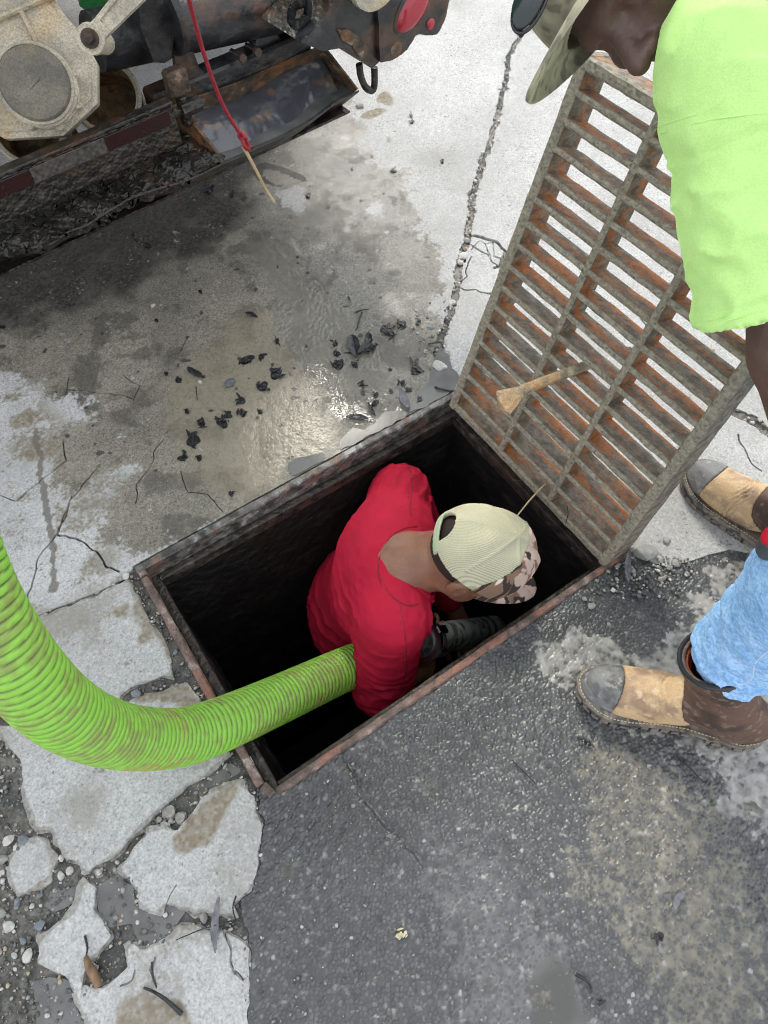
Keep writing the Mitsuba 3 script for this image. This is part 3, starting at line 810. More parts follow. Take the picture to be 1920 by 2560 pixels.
def cast_bar(p0, p1, up, depth_dir, w0, w1, d, seed, n=14, r=0.004):
    """A cast bar from p0 to p1: width w0 at the front, w1 at the back, depth d along depth_dir; slightly wavy."""
    p0, p1 = np.asarray(p0), np.asarray(p1)
    prof = [(-w0 / 2, r), (-w0 / 2 + r, 0.0), (w0 / 2 - r, 0.0), (w0 / 2, r), (w1 / 2, d), (-w1 / 2, d)]
    u = np.linspace(0, 1, n + 1)
    v = []
    for k, (a, c) in enumerate(prof):
        j = meshkit.fbm(np.stack([u * np.linalg.norm(p1 - p0) / 0.03, 0 * u + k * 2.3, 0 * u + seed * 1.37], 1), 3, 5) - 0.5
        v.append(p0 + (p1 - p0) * u[:, None] + up * (a + j * 0.0035)[:, None] + depth_dir * (c + j * 0.0025)[:, None])
    v = np.stack(v, 1).reshape(-1, 3)
    m = len(prof)
    f = []
    for i in range(n):
        for k in range(m):
            a, b = i * m + k, i * m + (k + 1) % m
            f += [[a, a + m, b + m], [a, b + m, b]]
    for e in (0, n):
        for k in range(1, m - 1):
            f.append([e * m, e * m + k, e * m + k + 1])
    t = trimesh.Trimesh(v, np.array(f), process=False)
    t.fix_normals()
    return t


RWD = 0.024
put("side_rail", cast_bar(gp(RWD / 2, 0), gp(RWD / 2, GL), GA, GC, RWD, RWD - 0.006, GD + 0.004, 1, 40, 0.005), "grate_iron", gr_key, 30)
put("side_rail", cast_bar(gp(GW - RWD / 2, 0), gp(GW - RWD / 2, GL), GA, GC, RWD, RWD - 0.006, GD + 0.004, 2, 40, 0.005), "grate_iron", gr_key, 30)
put("end_rail", cast_bar(gp(RWD - 0.004, 0.010), gp(GW - RWD + 0.004, 0.010), GB, GC, 0.020, 0.016, GD, 3, 30), "grate_iron", gr_key, 30, label="bottom rail resting in the hinge of the frame")
put("end_rail", cast_bar(gp(RWD - 0.004, GL - 0.011), gp(GW - RWD + 0.004, GL - 0.011), GB, GC, 0.022, 0.018, GD, 4, 30), "grate_iron", gr_key, 30)
NB = 16
cols = [RWD, RWD + (GW - 2 * RWD) / 3, RWD + 2 * (GW - 2 * RWD) / 3, GW - RWD]
pitch = (GL - 0.02) / NB
for j in (1, 2):
    put("rib", cast_bar(gp(cols[j], 0.02), gp(cols[j], GL - 0.02), GA, GC, 0.015, 0.010, GD - 0.006, 5 + j, 40), "grate_iron", gr_key, 30)
sn = 0
for i in range(1, NB):
    for j in range(3):
        sn += 1
        b = 0.010 + pitch * i
        put("slat", cast_bar(gp(cols[j] + (0.006 if j else -0.003), b, 0.001), gp(cols[j + 1] - (0.006 if j < 2 else -0.003), b, 0.001), GB, GC, 0.0125, 0.0085, 0.050, 20 + sn, 9), "grate_iron", gr_key, 30)

# ------------------------------------------------------------------ the green suction hose
def hose_path():
    c = [(-170, 700, 0.80), (-185, 1000, 0.80), (-165, 1200, 0.81), (-118, 1380, 0.825), (-45, 1540, 0.86), (55, 1680, 0.925), (150, 1772, 1.005), (240, 1822, 1.095), (340, 1845, 1.20), (455, 1842, 1.31), (560, 1808, 1.40), (700, 1747, 1.55), (870, 1670, 1.735), (1000, 1622, 1.80)]
    up_ = [np.array(q) for q in ((-1.20, 1.56, 0.64), (-1.12, 1.38, 0.76), (-0.95, 1.19, 0.95), (-0.73, 1.00, 1.05), (-0.55, 0.80, 1.02))]   # on to the truck, left of the frame
    return spline(up_ + [deep(*q) for q in c], 3600)


HP = hose_path()
HR = 0.0525
_s = np.concatenate([[0], np.cumsum(np.linalg.norm(np.diff(HP, axis=0), axis=1))])
NP = int(_s[-1] / 0.0019)
HPP = np.stack([np.interp(np.linspace(0, _s[-1], NP), _s, HP[:, k]) for k in range(3)], 1)
ss = np.linspace(0, _s[-1], NP)
SD = 60
ph = (ss[:, None] / 0.0124 + np.arange(SD)[None, :] / SD) % 1.0
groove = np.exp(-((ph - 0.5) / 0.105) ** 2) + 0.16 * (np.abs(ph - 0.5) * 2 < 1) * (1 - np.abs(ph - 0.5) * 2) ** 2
hose = tube(HPP, HR - 0.0042 * groove, SD, cap=False)
hv = hose.vertices
d1 = meshkit.fbm(hv / 0.05, 4, 3); d2 = meshkit.fbm(hv / 0.012, 3, 4)
dirt = sm(0.44, 0.64, 0.5 * d1 + 0.5 * d2 + 0.08 * groove.ravel())
hc = np.array([0.225, 0.49, 0.055])[None] * (0.85 + 0.3 * d1)[:, None]
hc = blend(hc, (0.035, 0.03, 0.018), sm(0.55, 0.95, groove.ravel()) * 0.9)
hc = blend(hc, (0.21, 0.165, 0.075), dirt * 0.62 * (1 - 0.6 * groove.ravel()))
tan = sm(0.60, 0.70, meshkit.fbm(hv / 0.09 + 5, 4, 9)) * sm(0.35, 0.6, d2)
hc = blend(hc, (0.36, 0.22, 0.09), tan * 0.7 * (1 - groove.ravel()))
scene["hose_skin"] = {"type": "principled", "base_color": {"type": "mesh_attribute", "name": "vertex_color"}, "roughness": 0.45, "specular": 0.5}
hk = thing("suction_hose", "thick ribbed bright green suction hose with dirt smears running into the hole", "hose")
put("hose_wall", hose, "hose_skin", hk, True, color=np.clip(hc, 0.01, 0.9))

# ------------------------------------------------------------------ people
def fabric(name, col, rough=0.85, bump=0.0, size=900, sheen=0.3, var=0.25, big=25.0):
    b = {"type": "principled", "base_color": proc(lambda p, n, uv: mi.Color3f(*[float(q) for q in col]) * (1 - var / 2 + var * mikit.fbm(p.x * big, p.y * big, p.z * big, 3)) * (0.92 + 0.16 * mikit.noise(p.x * size, p.y * size, p.z * size))),
         "roughness": rough, "specular": 0.25, "sheen": sheen}
    scene[name] = b


fabric("red_cotton", (0.325, 0.006, 0.027), sheen=0.1, var=0.35, big=14.0)
scene["red_thread"] = {"type": "principled", "base_color": {"type": "rgb", "value": [0.16, 0.004, 0.014]}, "roughness": 0.8}
fabric("lime_cotton", (0.50, 0.78, 0.27), var=0.10, sheen=0.1)
fabric("dark_cloth", (0.02, 0.02, 0.024))
fabric("white_cloth", (0.7, 0.7, 0.7))
fabric("hair_short", (0.022, 0.017, 0.015), rough=0.7, var=0.5, big=300)
fabric("dark_leather", (0.075, 0.048, 0.038), rough=0.5, var=0.8, big=28)


def skin(name, a, b, rough=0.42):
    scene[name] = {"type": "bumpmap", "arbitrary": proc(lambda p, n, uv: mikit.noise(p.x * 900, p.y * 900, p.z * 900)), "scale": 0.0004,
                   "bsdf": {"type": "principled", "base_color": proc(lambda p, n, uv: mix(a, b, mikit.fbm(p.x * 35, p.y * 35, p.z * 35, 3)) * (0.9 + 0.2 * mikit.noise(p.x * 500, p.y * 500, p.z * 500))), "roughness": rough, "specular": 0.5}}


skin("brown_skin", (0.13, 0.058, 0.036), (0.23, 0.115, 0.075))
skin("dark_skin", (0.075, 0.042, 0.034), (0.125, 0.075, 0.062), 0.45)


def loc(o, X, Y, Z):
    """A function from local coordinates to world points."""
    M = np.array([X, Y, Z])
    return lambda x, y, z: np.asarray(o) + np.array([x, y, z]) @ M


def head_sdf(L, AX):
    """A head in a local frame (x forward, y left, z up), centred between the ears."""
    fs = [s_ell(L(-0.005, 0, 0.03), (0.098, 0.076, 0.093), AX), s_ell(L(0.025, 0, -0.035), (0.068, 0.060, 0.085), AX),
          s_bone(L(0.045, 0.024, -0.085), L(0.045, -0.024, -0.085), 0.028, 0.028),                            # chin
          s_bone(L(-0.01, 0.05, -0.05), L(0.04, 0.028, -0.085), 0.024, 0.022), s_bone(L(-0.01, -0.05, -0.05), L(0.04, -0.028, -0.085), 0.024, 0.022)]
    f = smin(fs, 0.03)
    brow = [s_bone(L(0.082, 0.036, 0.022), L(0.089, 0.008, 0.020), 0.009, 0.008), s_bone(L(0.082, -0.036, 0.022), L(0.089, -0.008, 0.020), 0.009, 0.008),
            s_ell(L(0.062, 0.045, -0.020), (0.024, 0.022, 0.018), AX), s_ell(L(0.062, -0.045, -0.020), (0.024, 0.022, 0.018), AX)]
    f = smin([f] + brow, 0.016)
    for s in (1, -1):
        f = s_minus(f, s_ell(L(0.092, 0.032 * s, 0.000), (0.014, 0.018, 0.010), AX), 0.012)
    f = smin([f] + [s_ell(L(0.074, 0.031 * s, 0.001), (0.0135, 0.014, 0.0125), AX) for s in (1, -1)], 0.005)
    nose = [s_bone(L(0.090, 0, 0.008), L(0.117, 0, -0.032), 0.0085, 0.0125), s_ell(L(0.106, 0.013, -0.036), (0.012, 0.009, 0.009), AX), s_ell(L(0.106, -0.013, -0.036), (0.012, 0.009, 0.009), AX)]
    f = smin([f, smin(nose, 0.008)], 0.010)
    for s in (1, -1):
        f = s_minus(f, s_ell(L(0.112, 0.0085 * s, -0.0445), (0.006, 0.0045, 0.005), AX), 0.003)
    lips = [s_bone(L(0.090, 0.020, -0.062), L(0.101, 0, -0.060), 0.006, 0.0085), s_bone(L(0.090, -0.020, -0.062), L(0.101, 0, -0.060), 0.006, 0.0085),
            s_bone(L(0.088, 0.018, -0.074), L(0.098, 0, -0.075), 0.006, 0.009), s_bone(L(0.088, -0.018, -0.074), L(0.098, 0, -0.075), 0.006, 0.009)]
    f = smin([f, smin(lips, 0.003)], 0.008)
    ears = []
    for s in (1, -1):
        e = s_ell(L(-0.012, 0.082 * s, -0.004), (0.022, 0.010, 0.033), AX)
        e = s_minus(e, s_ell(L(-0.006, 0.092 * s, 0.000), (0.012, 0.007, 0.020), AX), 0.004)
        ears += [e, s_ell(L(-0.004, 0.079 * s, -0.030), (0.010, 0.008, 0.011), AX)]
    return smin([f] + ears, 0.006)


def hand_sdf(w, d, palm_n, curl=1.0, size=1.0, side=1):
    """A hand from the wrist w: fingers run along d and curl towards -palm_n; side +1 has the thumb towards d x palm_n."""
    d = unit(d); n = unit(palm_n - d * (np.asarray(palm_n) @ d)); t = np.cross(d, n) * side
    k = size
    fs = [s_bone(w, w + d * 0.085 * k + t * 0.022 * k, 0.023 * k, 0.017 * k), s_bone(w, w + d * 0.082 * k - t * 0.024 * k, 0.022 * k, 0.015 * k), s_bone(w + d * 0.03 * k, w + d * 0.084 * k, 0.020 * k, 0.017 * k)]
    palm = smin(fs, 0.012)
    fingers = []
    for q, (off, ln) in enumerate(((0.031, 0.072), (0.010, 0.082), (-0.011, 0.076), (-0.031, 0.060))):
        p = w + d * (0.082 + 0.004 * (1 - abs(q - 1))) * k + t * off * k
        a = 0.25 * curl
        for j, (f, r) in enumerate(((0.44, 0.0098), (0.32, 0.0088), (0.24, 0.0078))):
            a += curl * (0.35, 0.62, 0.55)[j]
            q2 = p + (d * math.cos(a) - n * math.sin(a)) * ln * f * k * 1.02
            fingers.append(s_bone(p, q2, r * k, (r - 0.0009) * k))
            p = q2
    b = w + d * 0.028 * k + t * 0.026 * k
    m = b + (d * 0.55 + t * 0.65 - n * 0.45) * 0.045 * k
    e = m + (d * 0.80 + t * 0.05 - n * 0.75 * curl) * 0.030 * k
    g = e + (d * 0.70 - t * 0.35 - n * 0.85 * curl) * 0.024 * k
    thumb = smin([s_bone(b, m, 0.0145 * k, 0.0115 * k), s_bone(m, e, 0.0112 * k, 0.0098 * k), s_bone(e, g, 0.0098 * k, 0.0085 * k)], 0.003)
    return smin([palm, smin(fingers, 0.0022), thumb], 0.006)


def bounds(pts, pad):
    pts = np.array(pts)
    return pts.min(0) - pad, pts.max(0) + pad


# ---- the man in the hole
HF = unit([0.80, -0.24, -0.52])
HU = unit(ZUP - HF * (ZUP @ HF)); HLt = np.cross(HU, HF)
HC = deep(1176, 1392, 1.535)
HA = np.array([HF, HLt, HU])
HL = loc(HC, HF, HLt, HU)
c7 = at(985, 1410, -0.015)
lsh, rsh = at(1000, 1238, -0.115), at(985, 1545, -0.045)
chest, belly, pelvis = np.array([0.005, 0.82, -0.24]), np.array([-0.055, 0.845, -0.42]), np.array([-0.085, 0.86, -0.62])
rel, rwr = at(955, 1712, -0.285), at(1058, 1668, -0.40)
lel, lwr = np.array([0.13, 1.00, -0.43]), np.array([0.21, 0.87, -0.62])
TY = unit(lsh - rsh); TZ = unit(c7 - pelvis); TX = unit(np.cross(TY, TZ)); TY = np.cross(TZ, TX)
TA = np.array([TX, TY, TZ])
pk = thing("person", "man in red shirt and tan mesh-back cap bent over in the drain hole", "person")
hipL, hipR = pelvis + TY * 0.09, pelvis - TY * 0.09
knL, knR = np.array([0.06, 0.98, -1.02]), np.array([0.05, 0.78, -1.02])
anL, anR = np.array([-0.03, 1.0, -1.40]), np.array([-0.04, 0.76, -1.40])
nozzle_a, nozzle_b = deep(1066, 1600, 1.84), deep(1215, 1575, 2.22)
NZ = unit(nozzle_b - nozzle_a)
hand_r = hand_sdf(rwr, unit(np.array([0.30, 0.78, 0.55])), unit(np.array([-0.2, -0.85, -0.2])), 0.75, 1.0, -1)
hand_l = hand_sdf(lwr, unit(np.array([0.2, -0.9, 0.2])), unit(np.array([0.2, 0.2, 0.9])), 0.75, 1.0, 1)
torso = smin([s_ell(chest + TZ * 0.03, (0.098, 0.155, 0.20), TA), s_ell(belly, (0.10, 0.14, 0.16), TA), s_ell(pelvis, (0.10, 0.15, 0.13), TA)], 0.05)
body = smin([torso, s_bone(c7, lsh, 0.05, 0.050), s_bone(c7, rsh, 0.05, 0.050), s_bone(c7 - TZ * 0.01, HL(-0.045, 0, -0.05), 0.061, 0.054), s_bone(c7 + TX * 0.03, HL(-0.01, 0, -0.07), 0.052, 0.05)], 0.045)
arms = [smin([s_bone(lsh, lel, 0.050, 0.042), s_bone(lel, lwr, 0.044, 0.030)], 0.02), smin([s_bone(rsh, rel, 0.050, 0.042), s_bone(rel, rwr, 0.044, 0.030)], 0.02)]
legs = [smin([s_bone(hipL, knL, 0.082, 0.055), s_bone(knL, anL, 0.055, 0.04)], 0.02), smin([s_bone(hipR, knR, 0.082, 0.055), s_bone(knR, anR, 0.055, 0.04)], 0.02)]
full = smin([smin([body, head_sdf(HL, HA)], 0.018), smin(arms + [hand_r, hand_l], 0.012), smin(legs, 0.03)], 0.016)
lo, hi = bounds([HC, c7, lsh, rsh, pelvis, rel, rwr, lel, lwr, anL, anR, HL(0.1, 0, 0)], 0.15)
lo[2] = -1.47
put("body", surface_net(full, lo, hi, 0.005), "brown_skin", pk, True)


def wrinkled(f, amp, seed, dirs):
    """Cloth: folds across the given places. dirs: (point, along, wavelength, reach, amplitude)."""
    def fn(p):
        d = f(p) - amp * (meshkit.fbm(p / 0.06, 3, seed) - 0.5) * 2 - (0.35 if seed == 3 else 0.08) * amp * (1 - 2 * np.abs(2 * meshkit.noise(p / 0.022, seed + 3) - 1))
        for o, ax, wl, reach, a in dirs:
            q = p - np.asarray(o)
            w = np.exp(-np.sum(q * q, 1) / reach ** 2)
            s = q @ unit(ax) + 0.35 * wl * (meshkit.fbm(p / 0.05, 2, seed + 7) - 0.5) * 4
            d = d - a * w * (1.25 - 2.0 * np.abs(np.sin(np.pi * s / wl)) ** 0.8)
        return d
    return fn


shirt0 = smin([s_ell(chest + TZ * 0.05 - TX * 0.022, (0.128, 0.182, 0.215), TA), s_ell(belly + TX * -0.03, (0.135, 0.178, 0.20), TA), s_ell(chest + TZ * 0.13 - TX * 0.03, (0.10, 0.15, 0.12), TA), s_ell(pelvis + TZ * 0.02, (0.128, 0.175, 0.13), TA),
               s_bone(c7 - TZ * 0.025 - TX * 0.005, lsh, 0.064, 0.070), s_bone(c7 - TZ * 0.025 - TX * 0.005, rsh, 0.064, 0.070)], 0.06)
sleeves = [smin([s_bone(lsh, lel, 0.074, 0.066), s_bone(lel, lel + (lwr - lel) * 0.6, 0.064, 0.05)], 0.02), smin([s_bone(rsh, rel, 0.075, 0.070), s_bone(rel, rel + (rwr - rel) * 0.15, 0.070, 0.062)], 0.02)]
shirt1 = smin([shirt0] + sleeves, 0.035)
ra = unit(rel - rsh)
shirt2 = wrinkled(shirt1, 0.0035, 3, [(rsh + ra * 0.20 + TX * 0.04, ra, 0.030, 0.085, 0.007), (rsh + TX * 0.08, unit(TX + 0.3 * TY), 0.032, 0.06, 0.007), (lsh + TX * 0.07 - TY * 0.02, TX + TZ * 0.3, 0.028, 0.065, 0.008), (lsh - TX * 0.06 + TZ * 0.02, TX - 0.3 * TY, 0.035, 0.10, 0.005),
                                          (belly - TX * 0.1 - TY * 0.05, TZ + 0.4 * TY, 0.05, 0.14, 0.008), (rsh - TX * 0.07 - TZ * 0.10, TZ + 0.5 * TY, 0.045, 0.10, 0.009), (rel, unit(ra + 0.6 * TX), 0.035, 0.09, 0.008)])


def seam_groove(f, planes):
    def fn(p):
        d = f(p)
        for o, nrm, reach in planes:
            q = p - o
            w = np.exp(-np.sum(q * q, 1) / reach ** 2)
            t = q @ unit(nrm)
            d = d + w * (0.0022 * np.exp(-(t / 0.003) ** 2) - 0.0015 * np.exp(-((t - 0.006) / 0.004) ** 2))
        return d
    return fn


shirt2 = seam_groove(shirt2, [(rsh + ra * 0.03, ra * 0.85 + TX * 0.1, 0.12), (lsh, TY * 0.75 - TZ * 0.5, 0.11)])
neck_c = c7 + TX * 0.045 + TZ * 0.03
nk = unit(HC - c7)
hole_n = s_bone(c7 + TX * 0.073 + TZ * 0.0, c7 + TX * 0.073 + TZ * 0.0 + unit(0.55 * nk + 0.6 * ZUP) * 0.2, 0.059, 0.069)
shirt3 = s_minus(shirt2, hole_n, 0.006)
lo, hi = bounds([c7, lsh, rsh, rel, lel, pelvis, belly - TX * 0.1], 0.115)
hi[2] = max(hi[2], 0.09)
shirt_mesh = surface_net(shirt3, lo, hi, 0.0045)


def onto(fn, u, v, t0, t1):
    """The first point of the surface fn = 0 seen at (u, v) between the depths t0 and t1."""
    t = np.linspace(t0, t1, 400)
    d = fn(CAM + ray(u, v)[None] * t[:, None])
    k = np.flatnonzero(d < 0)
    i = k[0] if len(k) else int(np.argmin(d))
    return CAM + ray(u, v) * t[i]


def seam(fn, px, t0, t1, gap=0.0055, r=0.0013, n=60):
    """Two rows of stitching as fine raised cords that follow the cloth."""
    q = spline(np.array(px, float), n)
    p = np.array([onto(fn, u, v, t0, t1) for u, v in q])
    p = ndi.gaussian_filter1d(p, 1.5, axis=0, mode="nearest")
    d = np.gradient(p, axis=0)
    view = unit(CAM - p.mean(0))
    side = np.cross(d, view); side /= np.linalg.norm(side, axis=1, keepdims=True) + 1e-12
    return cat([tube(p + side * o - 0.0 * view, r, 6) for o in ((-gap / 2, gap / 2) if gap else (0.0,))])


put("shirt", shirt_mesh, "red_cotton", pk, True)
put("seam", seam(shirt3, [(993, 1497), (1003, 1543), (1009, 1585), (1012, 1627), (1010, 1680), (1004, 1720)], 1.3, 1.9), "red_thread", pk + "__shirt", True)
put("seam", seam(shirt3, [(1020, 1168), (1028, 1200), (1026, 1235), (1021, 1262), (1024, 1290)], 1.3, 1.9), "red_thread", pk + "__shirt", True)
put("seam", seam(shirt3, [(1046, 1318), (1005, 1326), (972, 1352), (952, 1395), (950, 1440), (966, 1480), (992, 1505), (1022, 1518), (1050, 1512)], 1.3, 1.9), "red_thread", pk + "__shirt", True, label="double stitched neck seam")
# ribbed collar: the band of the shirt surface nearest the neck hole


def collar(p):
    return np.maximum(np.abs(hole_n(p) - 0.010) - 0.009, np.abs(shirt2(p) + 0.001) - 0.0042)


put("collar", surface_net(collar, c7 - 0.16, c7 + 0.17, 0.0035), "red_cotton", pk + "__shirt", True)
trousers = smin([smin([s_bone(hipL, knL, 0.098, 0.075), s_bone(knL, anL, 0.075, 0.07)], 0.02), smin([s_bone(hipR, knR, 0.098, 0.075), s_bone(knR, anR, 0.075, 0.07)], 0.02), s_ell(pelvis, (0.115, 0.165, 0.12), TA)], 0.03)
lo, hi = bounds([hipL, hipR, knL, knR, anL, anR, pelvis], 0.13)
put("trousers", surface_net(trousers, lo, hi, 0.012), "dark_cloth", pk, True)
for a_ in (anL, anR):
    put("boot", surface_net(smin([s_bone(a_, a_ + [0.0, 0, -0.07], 0.05, 0.05), s_bone(a_ + [-0.02, 0, -0.06], a_ + [0.16, 0, -0.065], 0.045, 0.04)], 0.02), a_ + [-0.12, -0.12, -0.14], a_ + [0.25, 0.12, 0.1], 0.012), "dark_cloth", pk, True)


def on_head(p, L):
    return p


def cap_mesh_col(p, n, uv):
    q = [p.x - float(HC[0]), p.y - float(HC[1]), p.z - float(HC[2])]
    a = q[0] * float(HLt[0]) + q[1] * float(HLt[1]) + q[2] * float(HLt[2])
    b = q[0] * float(HF[0]) + q[1] * float(HF[1]) + q[2] * float(HF[2])
    w = dr.sin(a * 2300 + 14 * mikit.noise(p.x * 12, p.y * 12, p.z * 12)) * 0.5 + 0.5
    c = mix((0.33, 0.32, 0.22), (0.46, 0.445, 0.32), smoothstep(0.1, 0.7, w))
    return c * (0.85 + 0.3 * mikit.fbm(p.x * 20, p.y * 20, p.z * 20, 2))


scene["cap_netting"] = {"type": "principled", "base_color": proc(cap_mesh_col), "roughness": 0.8, "specular": 0.3}


def camo(o, X, Y):
    X, Y, o = [np.asarray(v, float) for v in (X, Y, o)]

    def fn(p, n, uv):
        a = (p.x - float(o[0])) * float(X[0]) + (p.y - float(o[1])) * float(X[1]) + (p.z - float(o[2])) * float(X[2])
        b = (p.x - float(o[0])) * float(Y[0]) + (p.y - float(o[1])) * float(Y[1]) + (p.z - float(o[2])) * float(Y[2])
        w = mikit.fbm(a * 30, b * 22, 3, 3) * 3.0
        s = mikit.noise(a * 95 + w * 2.2, b * 22 + w)
        k = mikit.fbm(a * 60 + 5, b * 26 + w, 7, 3)
        c = mix((0.46, 0.35, 0.30), (0.19, 0.12, 0.085), smoothstep(0.45, 0.55, k))
        c = mix(c, (0.04, 0.03, 0.026), smoothstep(0.60, 0.66, s))
        c = mix(c, (0.60, 0.50, 0.46), smoothstep(0.68, 0.74, mikit.fbm(a * 50, b * 50, 11, 2)))
        return c
    return fn


scene["camo_cloth"] = {"type": "principled", "base_color": proc(camo(HC, HLt, HF)), "roughness": 0.85, "specular": 0.25}
scene["strap_plastic"] = {"type": "principled", "base_color": {"type": "rgb", "value": [0.33, 0.40, 0.27]}, "roughness": 0.45, "specular": 0.5}
scene["tan_button"] = {"type": "principled", "base_color": {"type": "rgb", "value": [0.42, 0.27, 0.18]}, "roughness": 0.7}


def cap(pkey, L, AX, label_crown, crown_mat, front_mat, brim_mat, strap=True, brim_len=0.075, brim_drop=0.35, tilt=0.10):
    ck = pkey + "__cap"
    C = L(-0.004, 0, 0.038)
    X, Y, Z = AX
    Zt, Xt = unit(Z + tilt * X), None
    Xt = unit(X - Zt * (X @ Zt))
    A2 = np.array([Xt, Y, Zt])

    def dome(grow):
        e = s_ell(C, (0.112 + grow, 0.092 + grow, 0.108 + grow), A2)
        e2 = s_ell(C + Xt * 0.03 + Zt * 0.008, (0.085 + grow, 0.086 + grow, 0.102 + grow), A2)
        return smin([e, e2], 0.02)

    def crown(p):
        q = (p - C) @ A2.T
        ang = np.arctan2(q[:, 1], q[:, 0])
        r = np.linalg.norm(q[:, :2], axis=1)
        seam = np.abs((ang / (np.pi / 3) + 0.5) % 1 - 0.5) * (np.pi / 3) * r
        ridge = 0.0024 * np.exp(-(seam / 0.0035) ** 2) + 0.0022 * np.sin(p @ X * 60 + 3 * np.sin(p @ Y * 30)) * np.clip(q[:, 2] / 0.06, 0, 1)
        d = np.maximum(dome(0.0)(p) - ridge, -dome(-0.009)(p))
        return np.maximum(d, -(q[:, 2] + 0.002 + 0.012 * (q[:, 0] < -0.0) * np.clip(-q[:, 0] / 0.1, 0, 1)))
    back = s_ell(C - Xt * 0.118 + Zt * 0.000, (0.045, 0.034, 0.044), A2)
    cr = s_minus(crown, back, 0.002) if strap else crown
    fcut = lambda p: (p - C) @ Xt - 0.004 - 0.35 * np.maximum(0, (p - C) @ Zt - 0.03)  # noqa: E731
    lo, hi = C - 0.15, C + 0.15
    put("cap", surface_net(lambda p: np.maximum(cr(p), fcut(p)), lo, hi, 0.0032), crown_mat, pkey, True, label=label_crown)
    put("front_panel", surface_net(lambda p: np.maximum(cr(p), -fcut(p) + 0.0004), lo, hi, 0.0032), front_mat, ck, True)
    put("button", surface_net(s_ell(C + Zt * 0.110, (0.009, 0.009, 0.005), A2), C + Zt * 0.11 - 0.015, C + Zt * 0.11 + 0.015, 0.002), "tan_button", ck, True)
    th, rr = np.linspace(-1.18, 1.18, 41), np.linspace(0, 1, 12)
    v = []
    for off in (0.0, -0.0035):
        for r in rr:
            ext = brim_len * np.cos(np.clip(th / 1.18, -1, 1) * np.pi / 2) ** 0.55
            x, y = (0.108 + ext * r) * np.cos(th), 0.089 * np.sin(th) * (1 + 0.02 * r)
            zz = 0.003 - 0.016 * r * r * brim_drop / 0.35 - brim_drop * 0.075 * (y / 0.09) ** 2 * (0.15 + 0.85 * r)
            v.append(C + x[:, None] * Xt + y[:, None] * Y + (zz + off)[:, None] * Zt)
    v = np.concatenate(v)
    nt, nr = len(th), len(rr)
    q = []
    for o in (0, nt * nr):
        for i in range(nr - 1):
            for j in range(nt - 1):
                a = o + i * nt + j
                q.append([a, a + nt, a + nt + 1, a + 1] if o == 0 else [a, a + 1, a + nt + 1, a + nt])
    ring = [i * nt for i in range(nr)] + [(nr - 1) * nt + j for j in range(nt)] + [i * nt + nt - 1 for i in range(nr)][::-1] + [j for j in range(nt)][::-1]
    for a, b in zip(ring, ring[1:]):
        if a != b:
            q.append([a, b, b + nt * nr, a + nt * nr])
    q = np.array(q)
    bmesh = trimesh.Trimesh(v, np.vstack([q[:, [0, 1, 2]], q[:, [0, 2, 3]]]), process=False)
    bmesh.fix_normals()
    put("brim", bmesh, brim_mat, ck, 40)
    if strap:
        def band(p):
            q = (p - C) @ A2.T
            dd = np.abs(dome(0.0)(p) + 0.001) - 0.0022
            dd = np.maximum(dd, np.abs(q[:, 2] + 0.006 + 0.05 * (q[:, 1] / 0.1) ** 2) - 0.0095)
            dots = np.linalg.norm(np.stack([(q[:, 1] / 0.0115 + 0.5) % 1 * 0.0115 - 0.00575, q[:, 2] + 0.006], 1), axis=1)
            return np.maximum(dd + 0.0012 * np.exp(-(dots / 0.002) ** 2), np.maximum(q[:, 0] + 0.03, np.abs(q[:, 1]) - 0.05))
        put("strap", surface_net(band, C - Xt * 0.09 - 0.075, C - Xt * 0.09 + 0.075, 0.0018), "strap_plastic", ck, True)
    return C


capC = cap(pk, HL, HA, "tan mesh-back cap with a camouflage front", "cap_netting", "camo_cloth", "camo_cloth")
hair = np.array([HF, HLt, HU])
hair_f = s_cut(s_ell(HL(-0.005, 0, 0.03), (0.1005, 0.0785, 0.0955), HA), HL(-0.02, 0, -0.035), HF * 0.55 - HU * 0.75)
put("hair", surface_net(s_cut(hair_f, HL(0.03, 0, 0), HF), HC - 0.14, HC + 0.14, 0.005), "hair_short", pk, True)

# the nozzle the man holds: clamp and pipe at the end of the hose
scene["bright_steel"] = {"type": "roughconductor", "material": "Cr", "alpha": 0.18}
scene["grey_pipe"] = {"type": "principled", "base_color": proc(lambda p, n, uv: mix((0.17, 0.185, 0.185), (0.05, 0.05, 0.048), smoothstep(0.45, 0.7, mikit.fbm(p.x * 40, p.y * 40, p.z * 40, 3)))), "roughness": 0.35, "specular": 0.5}
put("nozzle_pipe", tube([nozzle_a - NZ * 0.05 + NZ * t for t in np.linspace(0, 0.55, 12)], 0.042, 32), "grey_pipe", hk, 40, label="grey steel nozzle pipe at the end of the hose")
cl = []
for o, r, w in ((-0.035, 0.058, 0.012), (-0.010, 0.050, 0.008), (0.014, 0.049, 0.006)):
    t = trimesh.creation.annulus(0.040, r, w, sections=40)
    X = unit(np.cross(NZ, ZUP)); t.apply_transform(frame(nozzle_a + NZ * o, X, np.cross(NZ, X)))
    cl.append(t)
X = unit(np.cross(NZ, ZUP)); Yn = np.cross(NZ, X)
for s in (-0.5, 0.3, 1.4):
    cl.append(box_at(nozzle_a + NZ * -0.012 + (X * math.sin(s) - Yn * math.cos(s)) * 0.054, NZ, X * math.cos(s) + Yn * math.sin(s), -(X * math.sin(s) - Yn * math.cos(s)), 0.055, 0.022, 0.014, 0.003))
put("clamp", cat(cl), "bright_steel", hk, 30, label="shiny steel clamp between the hose and its nozzle")

